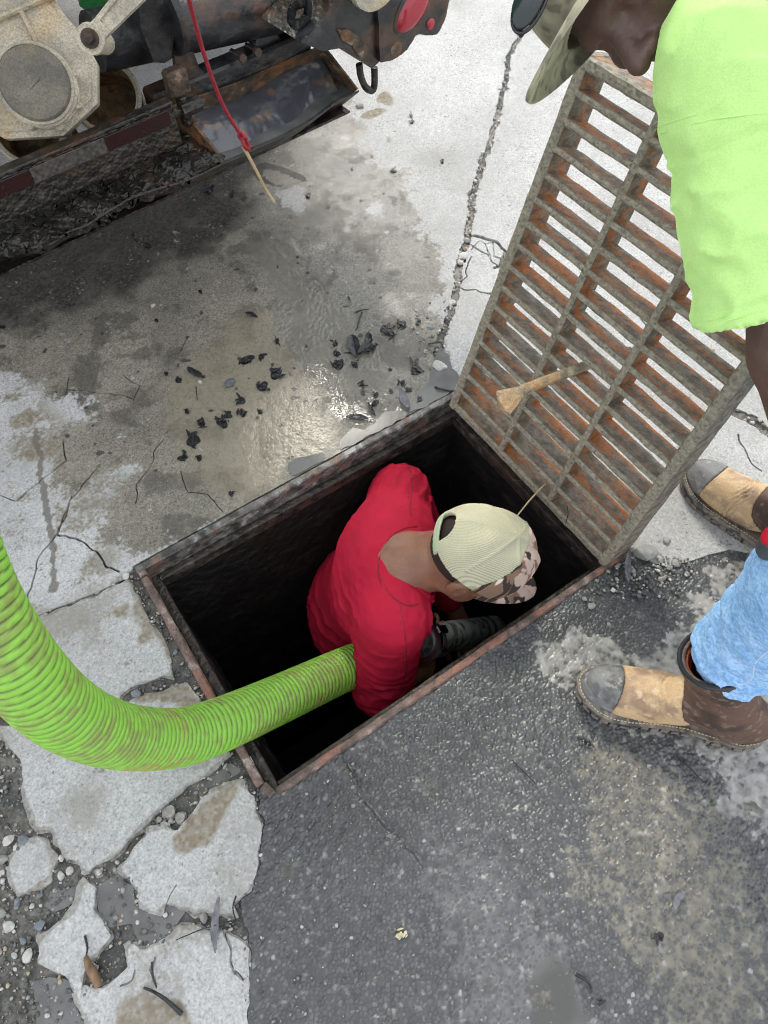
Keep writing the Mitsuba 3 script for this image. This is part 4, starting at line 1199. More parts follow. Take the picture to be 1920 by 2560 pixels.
# ---- the man in the lime shirt, bent over at the right
qk = thing("person", "man in lime green shirt and blue jeans bending over beside the open grate", "person")
RGT, DWN, FWD = ROT[:, 0], ROT[:, 1], ROT[:, 2]
BF = unit(DWN * 0.985 - RGT * 0.10 - FWD * 0.10)
BU = unit(-RGT * 0.995 - DWN * 0.10); BU = unit(BU - BF * (BU @ BF))
_a = math.radians(15); BF, BU = BF * math.cos(_a) + BU * math.sin(_a), BU * math.cos(_a) - BF * math.sin(_a)
BL = np.cross(BU, BF)
BA = np.array([BF, BL, BU])
nose_tip = deep(1598, 183, 0.745)
BC = nose_tip - BF * 0.128 + BU * 0.036
BLc = loc(BC, BF, BL, BU)
bS = deep(1893, 172, 0.715)                     # left shoulder, nearest to the camera
bS2 = bS + FWD * 0.25 + RGT * 0.27
bE, bW = deep(1984, 880, 0.83), deep(2046, 1230, 0.93)
bHip = np.array([0.88, 0.66, 0.86])
TL = unit(bS - bS2); TS = unit((bS + bS2) / 2 - bHip); TB_ = unit(np.cross(TL, TS)); TL = np.cross(TS, TB_); BT = np.array([TB_, TL, TS])
bN = (bS * 0.55 + bS2 * 0.45) + TS * 0.03 - BF * 0.05
toe1, heel1 = at(1436, 1716), at(1897, 1846)
d2_ = unit(at(1701, 1207) - at(1900, 1365))
toe2 = at(1703, 1190); heel2 = toe2 - d2_ * 0.345
knee1 = np.array([0.600, 0.415, 0.50]); ank1 = at(1815, 1700, 0.11)
ank2 = heel2 + d2_ * 0.09 + ZUP * 0.12; knee2 = np.array([0.93, 0.86, 0.52])
hp1, hp2 = bHip + TL * 0.09, bHip - TL * 0.09
torsoB = smin([s_ell((bS + bS2) / 2 - TS * 0.20, (0.11, 0.16, 0.24), BT), s_ell(bHip, (0.11, 0.15, 0.12), BT), s_bone(bS, bS2, 0.055, 0.055)], 0.05)
bodyB = smin([torsoB, s_bone(bN, BLc(-0.04, 0, -0.06), 0.062, 0.056)], 0.03)
handB = hand_sdf(bW, unit(deep(2058, 1420, 0.99) - bW), unit(np.array([0.1, -0.4, 0.8])), 0.5, 1.0, 1)
armB = smin([s_bone(bS, bE, 0.052, 0.043), s_bone(bE, bW, 0.046, 0.031)], 0.02)
rE, rW = bS2 + np.array([0.10, 0.05, -0.22]), knee2 + np.array([-0.02, -0.03, 0.08])
armB2 = smin([s_bone(bS2, rE, 0.052, 0.042), s_bone(rE, rW, 0.044, 0.032)], 0.02)
legB = [smin([s_bone(h, k, 0.085, 0.06), s_bone(k, a, 0.06, 0.042)], 0.02) for h, k, a in ((hp1, knee1, ank1), (hp2, knee2, ank2))]
fullB = smin([smin([bodyB, head_sdf(BLc, BA)], 0.014), smin([armB, armB2, handB], 0.012), smin(legB, 0.03)], 0.016)
lo, hi = bounds([BC, bS, bS2, bE, bW, bHip, knee1, knee2, ank1, ank2, rE, BLc(0.13, 0, 0)], 0.14)
put("body", surface_net(fullB, lo, hi, 0.006), "dark_skin", qk, True)
# a finer face over the coarse one is not needed: the face is cut from its own finer mesh below the cap
armdir = unit(bE - bS)
sl = smin([s_bone(bS - armdir * 0.02, bS + armdir * 0.12, 0.088, 0.094), s_bone(bS + armdir * 0.12, bE + RGT * -0.004, 0.094, 0.098)], 0.02)
tor = smin([s_ell((bS + bS2) / 2 - TS * 0.20, (0.145, 0.20, 0.26), BT), s_ell(bHip + TS * 0.05, (0.14, 0.19, 0.14), BT), s_bone(bS - TS * 0.01, bS2 - TS * 0.01, 0.085, 0.085), smin([s_bone(bS2, rE, 0.085, 0.088)], 0.01)], 0.06)
sh = smin([sl, tor], 0.05)
sh = wrinkled(sh, 0.004, 21, [(bS + armdir * 0.16 - RGT * 0.05, armdir + 0.5 * RGT, 0.06, 0.12, 0.0045), (bS - RGT * 0.02, armdir, 0.05, 0.08, 0.005), (bS + armdir * 0.24 + RGT * 0.02, RGT + armdir * 0.4, 0.05, 0.10, 0.005), (bS + armdir * 0.10 + RGT * 0.03, unit(RGT - 0.4 * armdir), 0.055, 0.11, 0.004)])
sh = seam_groove(sh, [(bS + armdir * 0.045 + 0 * RGT, armdir + 0.10 * RGT, 0.16)])
hem_n = unit(armdir + RGT * 0.16)
hem_o = deep(1735, 850, 0.80)
sleeve_in = smin([s_bone(bS + armdir * 0.05, bE + armdir * 0.1, 0.070, 0.090)], 0.01)
cut_low = lambda p: np.where((p - bS) @ armdir > 0.05, (p - hem_o) @ hem_n, -1.0)  # noqa: E731
near_arm = lambda p: np.linalg.norm(p - bS - ((p - bS) @ armdir)[:, None] * armdir, axis=1) < 0.16  # noqa: E731


def shirtB(p):
    d = s_minus(sh, sleeve_in, 0.004)(p)
    c = np.where(near_arm(p), (p - hem_o) @ hem_n, -1.0)
    hemline = 0.0018 * np.exp(-((c + 0.022) / 0.0035) ** 2) * near_arm(p)
    d = np.maximum(d + hemline, c)
    return s_minus(lambda q: d, s_bone(bN + TS * 0.03, BLc(-0.02, 0, -0.02), 0.074, 0.07), 0.004)(p)


lo, hi = bounds([bS, bS2, bE, bHip, rE], 0.21)
put("shirt", surface_net(shirtB, lo, hi, 0.005), "lime_cotton", qk, True)
put("seam", seam(shirtB, [(1648, 325), (1700, 308), (1770, 290), (1850, 278), (1930, 270)], 0.45, 1.0, 0.007, 0.0011), "lime_cotton", qk + "__shirt", True)
put("hem_stitch", seam(shirtB, [(1728, 805), (1770, 808), (1830, 792), (1930, 760)], 0.45, 1.0, 0.005, 0.0009), "lime_cotton", qk + "__shirt", True)

fabric("olive_cloth", (0.17, 0.16, 0.105), var=1.1, big=70)
rot = math.radians(15)
CX, CZ = BF * math.cos(rot) + BU * math.sin(rot), BU * math.cos(rot) - BF * math.sin(rot)


def camo2(p, n, uv):
    a = mikit.fbm(p.x * 60, p.y * 34, p.z * 34, 3)
    b = mikit.noise(p.x * 30 + a * 3, p.y * 150, p.z * 90 + a * 2)
    c = mix((0.34, 0.32, 0.235), (0.23, 0.215, 0.16), smoothstep(0.35, 0.65, a))
    return mix(c, (0.08, 0.08, 0.07), smoothstep(0.55, 0.8, b) * 0.6)


scene["olive_camo"] = {"type": "principled", "base_color": proc(camo2), "roughness": 0.85, "specular": 0.25}
capo = deep(1440, 42, 0.735) - 0.104 * CX - BL * 0.010
cap(qk, loc(capo + 0.004 * BF - 0.038 * BU, BF, BL, BU), np.array([CX, BL, CZ]), "dark olive cap pushed up on the bent head", "olive_camo", "olive_camo", "olive_camo", strap=False, brim_len=0.088, brim_drop=0.16, tilt=0.0)
scene["dark_lens"] = {"type": "principled", "base_color": {"type": "rgb", "value": [0.012, 0.018, 0.018]}, "roughness": 0.12, "specular": 0.5}
scene["black_plastic"] = {"type": "principled", "base_color": {"type": "rgb", "value": [0.02, 0.02, 0.022]}, "roughness": 0.25, "specular": 0.5}
gk = thing("sunglasses", "dark wraparound sunglasses pushed up on the brim of the olive cap", "sunglasses")
o_ = deep(1322, 6, 0.70)
gx, gz = unit(DWN * 0.8 - RGT * 0.35), unit(-FWD + RGT * -0.55 + DWN * 0.1)
gz = unit(gz - gx * (gz @ gx)); gy = np.cross(gz, gx)
GAx = np.array([gx, gy, gz])
lens = s_minus(s_ell(o_ - gz * 0.045, (0.050, 0.055, 0.050), GAx), s_ell(o_ - gz * 0.047, (0.048, 0.053, 0.048), GAx), 0.001)
lens1 = lambda p: np.maximum(lens(p), s_ell(o_, (0.026, 0.015, 0.05), GAx)(p))  # noqa: E731
put("lens", surface_net(lens1, o_ - 0.06, o_ + 0.06, 0.0016), "dark_lens", gk, True)
th = np.linspace(0, 2 * np.pi, 49)
rim_p = np.array([o_ + gx * 0.026 * np.cos(t) + gy * 0.015 * np.sin(t) - gz * 0.0105 * (0.55 + 0.2 * np.cos(2 * t)) for t in th])
put("lens_rim", tube(rim_p, 0.0020, 8, cap=False), "black_plastic", gk, 40)
tp = spline([o_ + gx * 0.024 - gz * 0.012, o_ - gy * 0.02 - gz * 0.02, o_ - gx * 0.07 - gy * 0.03 - gz * 0.05, o_ - gx * 0.11 - gy * 0.03 - gz * 0.06], 20)
put("temple", tube(tp, 0.0032, 8), "black_plastic", gk, 40)
o2 = o_ - gx * 0.066
put("lens", surface_net(lambda p: np.maximum(s_minus(s_ell(o2 - gz * 0.045, (0.050, 0.055, 0.050), GAx), s_ell(o2 - gz * 0.047, (0.048, 0.053, 0.048), GAx), 0.001)(p), s_ell(o2, (0.026, 0.015, 0.05), GAx)(p)), o2 - 0.06, o2 + 0.06, 0.002), "dark_lens", gk, True)
put("bridge", tube([o_ - gx * 0.028 - gz * 0.007, o_ - gx * 0.038 - gz * 0.005], 0.0025, 8), "black_plastic", gk, 40)

# jeans
def denim_col(p, n, uv):
    f = mikit.fbm(p.x * 230, p.y * 230, p.z * 230, 3)
    k = mikit.fbm(p.x * 24, p.y * 24, p.z * 24, 3)
    w = dr.sin((p.x * 0.8 + p.y * 0.6 + p.z * 0.7) * 3600) * 0.5 + 0.5
    return mix((0.12, 0.29, 0.56), (0.43, 0.63, 0.88), smoothstep(0.25, 0.8, 0.50 * f + 0.30 * k + 0.20 * w))


scene["denim"] = {"type": "principled", "base_color": proc(denim_col), "roughness": 0.85, "specular": 0.2, "sheen": 0.2}
cuff_o = at(1846, 1636, 0.245)
boot_o = at(1800, 1655, 0.235)
shin = unit(knee1 - cuff_o)
jl1 = smin([s_bone(hp1, knee1, 0.105, 0.09), s_bone(knee1, cuff_o, 0.088, 0.074)], 0.02)
jl1 = wrinkled(jl1, 0.006, 41, [(cuff_o + shin * 0.04, shin + 0.35 * RGT, 0.055, 0.10, 0.010), (cuff_o + shin * 0.14, shin - 0.3 * RGT, 0.06, 0.09, 0.008)])
cut1 = unit(cuff_o - knee1)
hollow = s_bone(cuff_o - cut1 * 0.10, cuff_o + cut1 * 0.2, 0.060, 0.066)
low1 = s_minus(lambda p: np.maximum(jl1(p), (p - cuff_o - cut1 * 0.052) @ cut1), hollow, 0.004)
up = smin([s_bone(hp2, knee2, 0.105, 0.085), s_ell(bHip - TS * 0.04, (0.13, 0.175, 0.13), BT)], 0.04)
low2 = smin([up, s_bone(knee2, ank2 + ZUP * 0.13, 0.085, 0.07)], 0.03)
lo, hi = bounds([hp1, hp2, knee1, cuff_o, knee2, ank2 + ZUP * 0.13, bHip], 0.16)
put("jeans", surface_net(lambda p: np.minimum(low1(p), low2(p)), lo, hi, 0.006), "denim", qk, True, label="light blue jeans bunched over the near boot")
put("seam", seam(low1, [(1832, 1700), (1852, 1712), (1880, 1694), (1886, 1662), (1905, 1640), (1930, 1622)], 0.8, 1.3, 0.0, 0.0014), "pale_thread", qk + "__jeans", True, label="pale stitched seam")
# glove
scene["pale_thread"] = {"type": "principled", "base_color": {"type": "rgb", "value": [0.42, 0.56, 0.72]}, "roughness": 0.8}
scene["red_glove"] = {"type": "principled", "base_color": {"type": "rgb", "value": [0.55, 0.008, 0.03]}, "roughness": 0.7, "specular": 0.3}
fabric("grey_rubber", (0.06, 0.065, 0.075), rough=0.5)
gl = lambda p: handB(p) - 0.0045  # noqa: E731
lo, hi = bounds([bW, deep(2058, 1420, 0.99), deep(2058, 1500, 1.02)], 0.11)
gcut = unit(deep(2058, 1420, 0.99) - bW)
put("glove", surface_net(lambda p: np.maximum(gl(p), -(p - bW) @ gcut - 0.02), lo, hi, 0.004), "red_glove", qk, True, label="red work glove on the left hand")
put("palm_pad", surface_net(lambda p: np.maximum(np.maximum(handB(p) - 0.006, -(p - bW) @ gcut + 0.055), (p - bW) @ RGT + 0.005), lo, hi, 0.004), "grey_rubber", qk + "__glove", True)

# boots
def leather(name, a, b, c, sc=1.0):
    def fn(p, n, uv):
        f = mikit.fbm(p.x * 22 * sc, p.y * 22 * sc, p.z * 22 * sc, 3)
        k = mikit.fbm(p.x * 90, p.y * 90, p.z * 90, 3)
        q = mix(a, b, smoothstep(0.45, 0.65, f))
        q = mix(q, c, smoothstep(0.58, 0.72, k) * 0.6)
        return q * (0.85 + 0.3 * mikit.noise(p.x * 500, p.y * 500, p.z * 500))
    scene[name] = {"type": "bumpmap", "arbitrary": proc(lambda p, n, uv: mikit.fbm(p.x * 130, p.y * 130, p.z * 130, 2)), "scale": 0.0012,
                   "bsdf": {"type": "principled", "base_color": proc(fn), "roughness": 0.55, "specular": 0.4}}


leather("tan_leather", (0.50, 0.35, 0.20), (0.27, 0.18, 0.12), (0.58, 0.45, 0.29))
leather("brown_leather", (0.105, 0.062, 0.046), (0.055, 0.036, 0.03), (0.20, 0.14, 0.10))
leather("toe_rubber", (0.17, 0.172, 0.175), (0.085, 0.085, 0.086), (0.33, 0.31, 0.275), 1.6)
leather("sole_rubber", (0.17, 0.15, 0.13), (0.07, 0.068, 0.066), (0.30, 0.26, 0.21), 2)
scene["orange_label"] = {"type": "principled", "base_color": {"type": "rgb", "value": [0.75, 0.16, 0.02]}, "roughness": 0.5}
scene["boot_lining"] = {"type": "principled", "base_color": {"type": "rgb", "value": [0.32, 0.06, 0.02]}, "roughness": 0.9}
scene["cream_thread"] = {"type": "principled", "base_color": {"type": "rgb", "value": [0.50, 0.42, 0.28]}, "roughness": 0.8}


def boot(toe, heel, shaft_top, label, inner):
    """inner: +1 when the inside of the foot lies to the left of the walking direction."""
    X = unit(toe - heel); Y = np.cross(ZUP, X)
    L = np.linalg.norm(toe - heel)
    P = loc(heel, X, Y, ZUP)
    A = np.array([X, Y, ZUP])
    k = L / 0.345
    bk = qk + "__boot"
    # outline of the sole: (x, half width left, half width right)
    xs = np.array([0, .012, .04, .09, .14, .19, .235, .27, .30, .325, .339, .345]) * k
    wl = np.array([0, .024, .036, .036, .034, .041, .052, .056, .051, .037, .021, 0])
    wr_ = np.array([0, .024, .037, .037, .039, .046, .051, .051, .044, .031, .018, 0])
    if inner < 0:
        wl, wr_ = wr_, wl
    fx = np.linspace(0, 1, 60)
    xx = L * (0.5 - 0.5 * np.cos(np.pi * fx))
    yl, yr = np.interp(xx, xs, wl), np.interp(xx, xs, wr_)
    ol = sg.Polygon(np.vstack([np.stack([xx, yl], 1), np.stack([xx, -yr], 1)[::-1]])).buffer(-0.006).buffer(0.009)
    n0 = len(labels)
    layers = []
    tread = ol.difference(unary_union([sg.box(x, -0.2, x + 0.005, 0.2) for x in np.arange(0.01, L, 0.019)]).intersection(unary_union([ol.difference(ol.buffer(-0.010))]))).difference(sg.box(0.095 * k, -0.2, 0.125 * k, 0.2))
    layers.append(extrude(tread, 0.0, 0.014))
    layers.append(extrude(ol.buffer(-0.002), 0.012, 0.026))
    layers.append(extrude(ol.buffer(0.0015), 0.0245, 0.031))
    m = cat(layers)
    m.apply_transform(frame(heel, X, Y, ZUP))
    spring = lambda x: 0.010 * np.clip((x / L - 0.72) / 0.28, 0, 1) ** 2 * 1.6  # noqa: E731
    m.vertices[:, 2] += spring((m.vertices - heel) @ X)
    first = put("boot", trimesh.Trimesh(m.vertices, m.faces, process=False), "sole_rubber", qk, 30, label=label)
    # upper
    stp = np.asarray(shaft_top)
    up = smin([s_ell(P(0.262 * k, 0.001 * inner, 0.052), (0.078 * k, 0.047, 0.043), A), s_ell(P(0.20 * k, 0, 0.058), (0.085 * k, 0.043, 0.046), A), s_bone(P(0.20 * k, 0, 0.075), P(0.115 * k, 0, 0.125), 0.038, 0.046),
               s_ell(P(0.062 * k, 0, 0.070), (0.058 * k, 0.038, 0.066), A), s_bone(P(0.085 * k, 0, 0.09), stp, 0.046, 0.062)], 0.028)
    up = s_cut(up, P(0, 0, 0.026), -ZUP, 0.003)
    ax = unit(stp - P(0.085 * k, 0, 0.09))
    crease = lambda p: 0.0022 * np.exp(-((((p - heel) @ X - 0.205 * k) / (0.016)) ** 2)) * np.sin(((p - heel) @ X + 0.01 * np.sin(p @ Y * 60)) * 2 * np.pi / 0.0095)  # noqa: E731
    base = lambda p: up(p) - 0.0022 * (meshkit.fbm(p / 0.03, 3, 8) - 0.5) * 2 - crease(p)  # noqa: E731

    def co(p):
        q = p - heel
        return q @ X, q @ Y, q[:, 2]

    capf = lambda p: (lambda x, y, z: (0.272 * k + 0.10 * (y / 0.05) ** 2 * 0.06 - x))(*co(p))  # noqa: E731   negative inside the toe cap
    shf = lambda p: (lambda x, y, z: (x - 0.150 * k) * 0.85 - (z - 0.082) * 0.62 + 0.010 * np.cos(y * 40))(*co(p))  # noqa: E731  negative inside the shaft
    lo, hi = bounds([heel, toe, stp], 0.09)
    lo[2] = 0.01
    put("toe_cap", surface_net(lambda p: np.maximum(base(p) - 0.0012, capf(p)), lo, hi, 0.0042), "toe_rubber", first, True)
    put("vamp", surface_net(lambda p: np.maximum(np.maximum(base(p) + 0.0002, -capf(p) + 0.0005), -shf(p)), lo, hi, 0.0042), "tan_leather", first, True, label="scuffed tan leather vamp")
    topcut = lambda p: (p - stp) @ ax  # noqa: E731
    inn = s_bone(stp - ax * 0.05, stp + ax * 0.1, 0.053, 0.056)
    put("shaft", surface_net(lambda p: np.maximum(np.maximum(s_minus(base, inn, 0.003)(p) - 0.0016, shf(p)), topcut(p)), lo, hi, 0.0042), "brown_leather", first, True)
    put("lining", surface_net(lambda p: np.maximum(np.maximum(inn(p), -(p - stp + ax * 0.045) @ ax), np.maximum(topcut(p) + 0.008, -(inn(p) + 0.004))), stp - 0.11, stp + 0.11, 0.004), "boot_lining", first, True)
    cx, cy = unit(np.cross(ax, Y)), None
    cy = np.cross(ax, cx)
    put("collar", tube(np.array([stp + (cx * math.cos(t) + cy * math.sin(t)) * 0.0615 for t in np.linspace(0, 2 * np.pi, 41)]), 0.0045, 8, cap=False), "black_plastic", first, 40)
    hc = lambda p: (lambda x, y, z: np.maximum(np.maximum(x - 0.098 * k, z - 0.082 - 0.12 * np.maximum(0, 0.05 - x)), 0.031 - z))(*co(p))  # noqa: E731
    put("heel_counter", surface_net(lambda p: np.maximum(base(p) - 0.0032, hc(p)), lo, hi, 0.0042), "brown_leather", first, True)
    # stitching along welt and toe cap
    th_ = []
    pts = np.array(ol.buffer(-0.0035).exterior.coords)
    ln = sg.LineString(pts)
    for d in np.arange(0, ln.length, 0.0068):
        a, b = ln.interpolate(d), ln.interpolate(d + 0.004)
        za, zb = 0.0325 + spring(a.x), 0.0325 + spring(b.x)
        th_.append(tube([P(a.x, a.y, za), P(b.x, b.y, zb)], 0.0011, 5))
    put("welt_stitch", cat(th_), "cream_thread", first, kind="stuff")
    side = -inner
    # small orange maker's tag on the outer side of the heel
    o = P(0.058 * k, side * 0.0455 * 1.0, 0.060)
    put("heel_tag", box_at(o, X, ZUP, np.cross(X, ZUP), 0.034, 0.016, 0.004, 0.001), "black_plastic", first)
    put("heel_tag_print", box_at(o + Y * side * 0.0018, X, ZUP, np.cross(X, ZUP), 0.026, 0.0085, 0.003, 0.0006), "orange_label", first)
    return first


boot(toe1, heel1, boot_o + np.array([-0.004, 0.006, 0.008]), "brown work boot with a grey toe cap standing on the asphalt", 1)
boot(toe2, heel2, ank2 + ZUP * 0.14 + d2_ * -0.01, "brown work boot half behind the grate on the pale concrete", -1)

# ------------------------------------------------------------------ the tank truck's rear at the top left
TR, TB = np.array([0.8, 0.6, 0.0]), np.array([0.6, -0.8, 0.0])     # along the rear to the right, outwards to the rear
T0 = at(455, 455, 0.42)


def tp3(a, o, z):
    """Truck coordinates: along the rear, outwards, height above ground."""
    p = T0 + TR * a + TB * o
    return np.array([p[0], p[1], z])


def rear(u, v, o):
    """(along, height) of the point seen at (u, v) in the upright plane at distance o outwards."""
    d = ray(u, v)
    t = ((T0 - CAM) @ TB + o) / (d @ TB)
    q = CAM + d * t
    return (q - T0) @ TR, q[2]


metal("truck_black", rust_col((0.022, 0.023, 0.026), (0.009, 0.009, 0.010), (0.07, 0.035, 0.02), (0.055, 0.055, 0.056), 0.5), 0.38, 0.002, 90)
metal("truck_grime", rust_col((0.024, 0.021, 0.018), (0.009, 0.008, 0.007), (0.045, 0.024, 0.014), (0.06, 0.055, 0.05), 0.7), 0.4, 0.006, 120)
metal("rusty_steel", rust_col((0.085, 0.055, 0.035), (0.028, 0.02, 0.015), (0.17, 0.075, 0.028), (0.24, 0.19, 0.13), 0.7), 0.65, 0.004, 120)
metal("valve_alloy", rust_col((0.46, 0.41, 0.32), (0.30, 0.275, 0.225), (0.42, 0.31, 0.18), (0.55, 0.51, 0.43), 0.35), 0.5, 0.002, 160)
metal("tan_rust", rust_col((0.24, 0.17, 0.095), (0.10, 0.065, 0.035), (0.30, 0.16, 0.06), (0.36, 0.29, 0.18), 0.8), 0.6, 0.003)
metal("cap_alloy", rust_col((0.15, 0.132, 0.10), (0.085, 0.078, 0.066), (0.20, 0.15, 0.085), (0.20, 0.185, 0.155), 0.35), 0.42, 0.002, 160)
metal("tank_green", rust_col((0.02, 0.20, 0.06), (0.015, 0.16, 0.05), (0.05, 0.12, 0.04), (0.04, 0.26, 0.09), 0.2), 0.3)
scene["blue_steel"] = {"type": "bumpmap", "arbitrary": proc(lambda p, n, uv: mikit.fbm(p.x * 26, p.y * 26, p.z * 26, 3)), "scale": 0.006,
                       "bsdf": {"type": "principled", "base_color": proc(lambda p, n, uv: mix((0.045, 0.048, 0.058), (0.11, 0.07, 0.05), smoothstep(0.62, 0.72, mikit.fbm(p.x * 30, p.y * 30, p.z * 30, 3)))), "roughness": 0.3, "specular": 1.0}}
scene["red_tape"] = {"type": "principled", "base_color": {"type": "rgb", "value": [0.018, 0.004, 0.0045]}, "roughness": 0.35}
scene["silver_tape"] = {"type": "principled", "base_color": proc(lambda p, n, uv: mix((0.022, 0.021, 0.020), (0.10, 0.095, 0.085), mikit.noise(p.x * 160, p.y * 160, p.z * 160))), "roughness": 0.4}
scene["red_lens"] = {"type": "principled", "base_color": {"type": "rgb", "value": [0.30, 0.015, 0.03]}, "roughness": 0.12, "specular": 0.6}
tk = thing("vacuum_truck", "dirty black rear of a tank truck with a beige outlet valve and a drip tray", "truck")


def truck(name, mesh, mat, smooth=30, label=None, parent=None, **kw):
    return put(name, mesh, mat, parent or tk, smooth, label=label, **kw)


def tbox(a0, a1, o0, o1, z0, z1, b=0.006):
    return box_at(tp3((a0 + a1) / 2, (o0 + o1) / 2, (z0 + z1) / 2), TR, TB, np.cross(TR, TB), a1 - a0, o1 - o0, z1 - z0, b)


def plate(px, o, depth, jag=0.0, seed=0):
    """A plate whose outline is given in photograph pixels, upright at distance o, with real depth towards the truck."""
    pts = np.array([rear(u, v, o) for u, v in px])
    if jag:
        pts = rough_line(pts, 0.012, jag, True, seed)
    m = extrude(sg.Polygon(pts).buffer(0), 0, depth)
    m.apply_transform(frame(T0 - ZUP * T0[2] + TB * (o - depth), TR, ZUP, TB))
    if np.linalg.det(np.array([TR, ZUP, TB])) < 0:
        m.invert()
    m.fix_normals()
    return m


def ribbon(A, B, th, n=60, bend=0.0, seed=0, rough=0.0):
    """A sheet between two space curves with thickness th; bend sags it between them."""
    A, B = spline(A, n), spline(B, n)
    m = 14
    rows = []
    for k in np.linspace(0, 1, m):
        p = A * (1 - k) + B * k
        p[:, 2] -= bend * math.sin(math.pi * k)
        rows.append(p)
    v = np.array(rows)
    if rough:
        v[..., 2] += rough * (meshkit.fbm(v / 0.03, 3, seed) - 0.5) * 2
        v[..., 2] += rough * 0.8 * (meshkit.fbm(v / 0.01, 2, seed + 4) - 0.5) * 2
    du, dv = np.gradient(v, axis=1), np.gradient(v, axis=0)
    nn = np.cross(du, dv)
    nn /= np.linalg.norm(nn, axis=2, keepdims=True) + 1e-12
    a, b = v.reshape(-1, 3), (v - nn * th).reshape(-1, 3)
    k = (np.arange(m - 1)[:, None] * n + np.arange(n - 1)).ravel()
    q = np.stack([k, k + 1, k + 1 + n, k + n], 1)
    N = len(a)
    ringi = list(range(n)) + [r * n + n - 1 for r in range(1, m)] + [(m - 1) * n + c for c in range(n - 2, -1, -1)] + [r * n for r in range(m - 2, 0, -1)]
    e = np.array([[x, y, y + N, x + N] for x, y in zip(ringi, ringi[1:] + ringi[:1])])
    q = np.vstack([q, (q + N)[:, ::-1], e])
    t = trimesh.Trimesh(np.vstack([a, b]), np.vstack([q[:, [0, 1, 2]], q[:, [0, 2, 3]]]), process=False)
    t.fix_normals()
    return t


LIP = [(-120, 690), (0, 633), (127, 610), (170, 579), (216, 563), (270, 528), (328, 494), (386, 474), (455, 455), (502, 436), (556, 409), (602, 390), (640, 370), (723, 334), (777, 303), (848, 250), (897, 227)]
lipw = np.array([at(u, v, 0.42) for u, v in LIP])
la = (lipw - T0) @ TR
AL0, AD, AL1 = la[0], 0.112, la[-1]


def lip(a):
    return np.array([np.interp(a, la, lipw[:, k]) for k in range(3)])


aa = np.linspace(AL0, AL1, 90)
front_top = np.array([lip(a) + ZUP * 0.002 for a in aa])
front_bot = np.array([lip(a) - TB * 0.080 - ZUP * 0.065 for a in aa])
truck("tray_lip", ribbon(front_top, front_bot, 0.004, 90), "truck_grime", label="bent wavy front lip of the drip tray")
truck("tray_floor", tbox(AL0, AL1, -0.19, -0.075, 0.345, 0.352), "truck_grime")
bt = [tp3(a, -0.150 - 0.004 * math.sin(a * 20), 0.498 + 0.004 * math.sin(a * 13)) for a in np.linspace(AL0, 0.53, 30)]
bb = [tp3(a, -0.185, 0.36) for a in np.linspace(AL0, AL1 - 0.005, 30)]
truck("tray_back", ribbon(bt, bb, 0.005, 60, -0.006), "rusty_steel")
ends = [tp3(0.53, -0.150, 0.50), tp3(AL1, -0.034, 0.425), tp3(AL1 - 0.004, -0.110, 0.36), tp3(0.535, -0.19, 0.35)]
truck("tray_end", ribbon(ends[:2], [ends[3], ends[2]], 0.005, 30), "rusty_steel", label="rust-stained right end plate of the tray")
dv = [tp3(AD - 0.035, -0.150, 0.52), tp3(AD - 0.012, -0.09, 0.49), tp3(AD + 0.002, -0.02, 0.445), tp3(AD + 0.004, 0.004, 0.418)]
db = [tp3(AD - 0.035, -0.175, 0.35), tp3(AD - 0.012, -0.10, 0.35), tp3(AD + 0.002, -0.085, 0.36), tp3(AD + 0.004, -0.060, 0.372)]
truck("tray_divider", ribbon(dv, db, 0.007, 30), "rusty_steel", label="rusty divider plate across the tray")
pA = [tp3(a, -0.166, 0.462 + 0.012 * math.sin(a * 17)) for a in np.linspace(AD + 0.004, 0.525, 12)]
pB = [tp3(a, -0.040 - 0.045 * sm(0.3, 0.52, a) + 0.006 * math.sin(a * 40), 0.406) for a in np.linspace(AD + 0.012, AL1 - 0.03, 12)]
truck("tray_plate", ribbon(pA, pB, 0.004, 60, -0.006, 3, 0.003), "blue_steel", label="shiny blue-black steel plate lying in the tray", smooth=True)
truck("tray_water", extrude(sg.Polygon([lip(a)[:2] - TB[:2] * 0.018 for a in np.linspace(AD + 0.006, AL1 - 0.006, 40)] + [tp3(AL1 - 0.01, -0.12, 0)[:2], tp3(AD + 0.0, -0.12, 0)[:2]]), 0.4085, 0.4140), "muddy_water", False, label="muddy water standing in the drip tray")
sA = [tp3(a, -0.150, 0.452) for a in np.linspace(AL0, AD - 0.04, 30)]
sB = [lip(a) - TB * 0.004 - ZUP * (0.012 - 0.010 * math.sin(a * 9)) for a in np.linspace(AL0, AD - 0.002, 30)]
truck("tray_sludge", ribbon(sA, sB, 0.02, 150, 0.012, 8, 0.016), "truck_grime", 40, label="black sludge with rust crumbs in the tray")
truck("tray_water", extrude(sg.Polygon([lip(a)[:2] - TB[:2] * 0.018 for a in np.linspace(-0.30, AD - 0.006, 40)] + [tp3(AD - 0.015, -0.07, 0)[:2], tp3(-0.02, -0.06, 0)[:2], tp3(-0.30, -0.02, 0)[:2]]), 0.4085, 0.4135), "muddy_water", False)
# a bolted block in the sludge
for (u, v, sx, sy, sz, mt, ro) in ((415, 430, 0.040, 0.034, 0.03, "cap_alloy", 0.25), (440, 425, 0.03, 0.03, 0.03, "truck_grime", 0.25), (462, 412, 0.038, 0.02, 0.022, "cap_alloy", 0.5), (452, 400, 0.02, 0.03, 0.02, "cap_alloy", 0.9), (478, 405, 0.02, 0.016, 0.018, "truck_black", 0.2)):
    x = TR * math.cos(ro) + TB * math.sin(ro)
    truck("tray_block", box_at(at(u, v, 0.412), x, np.cross(ZUP, x), ZUP, sx, sy, sz, 0.005), mt)
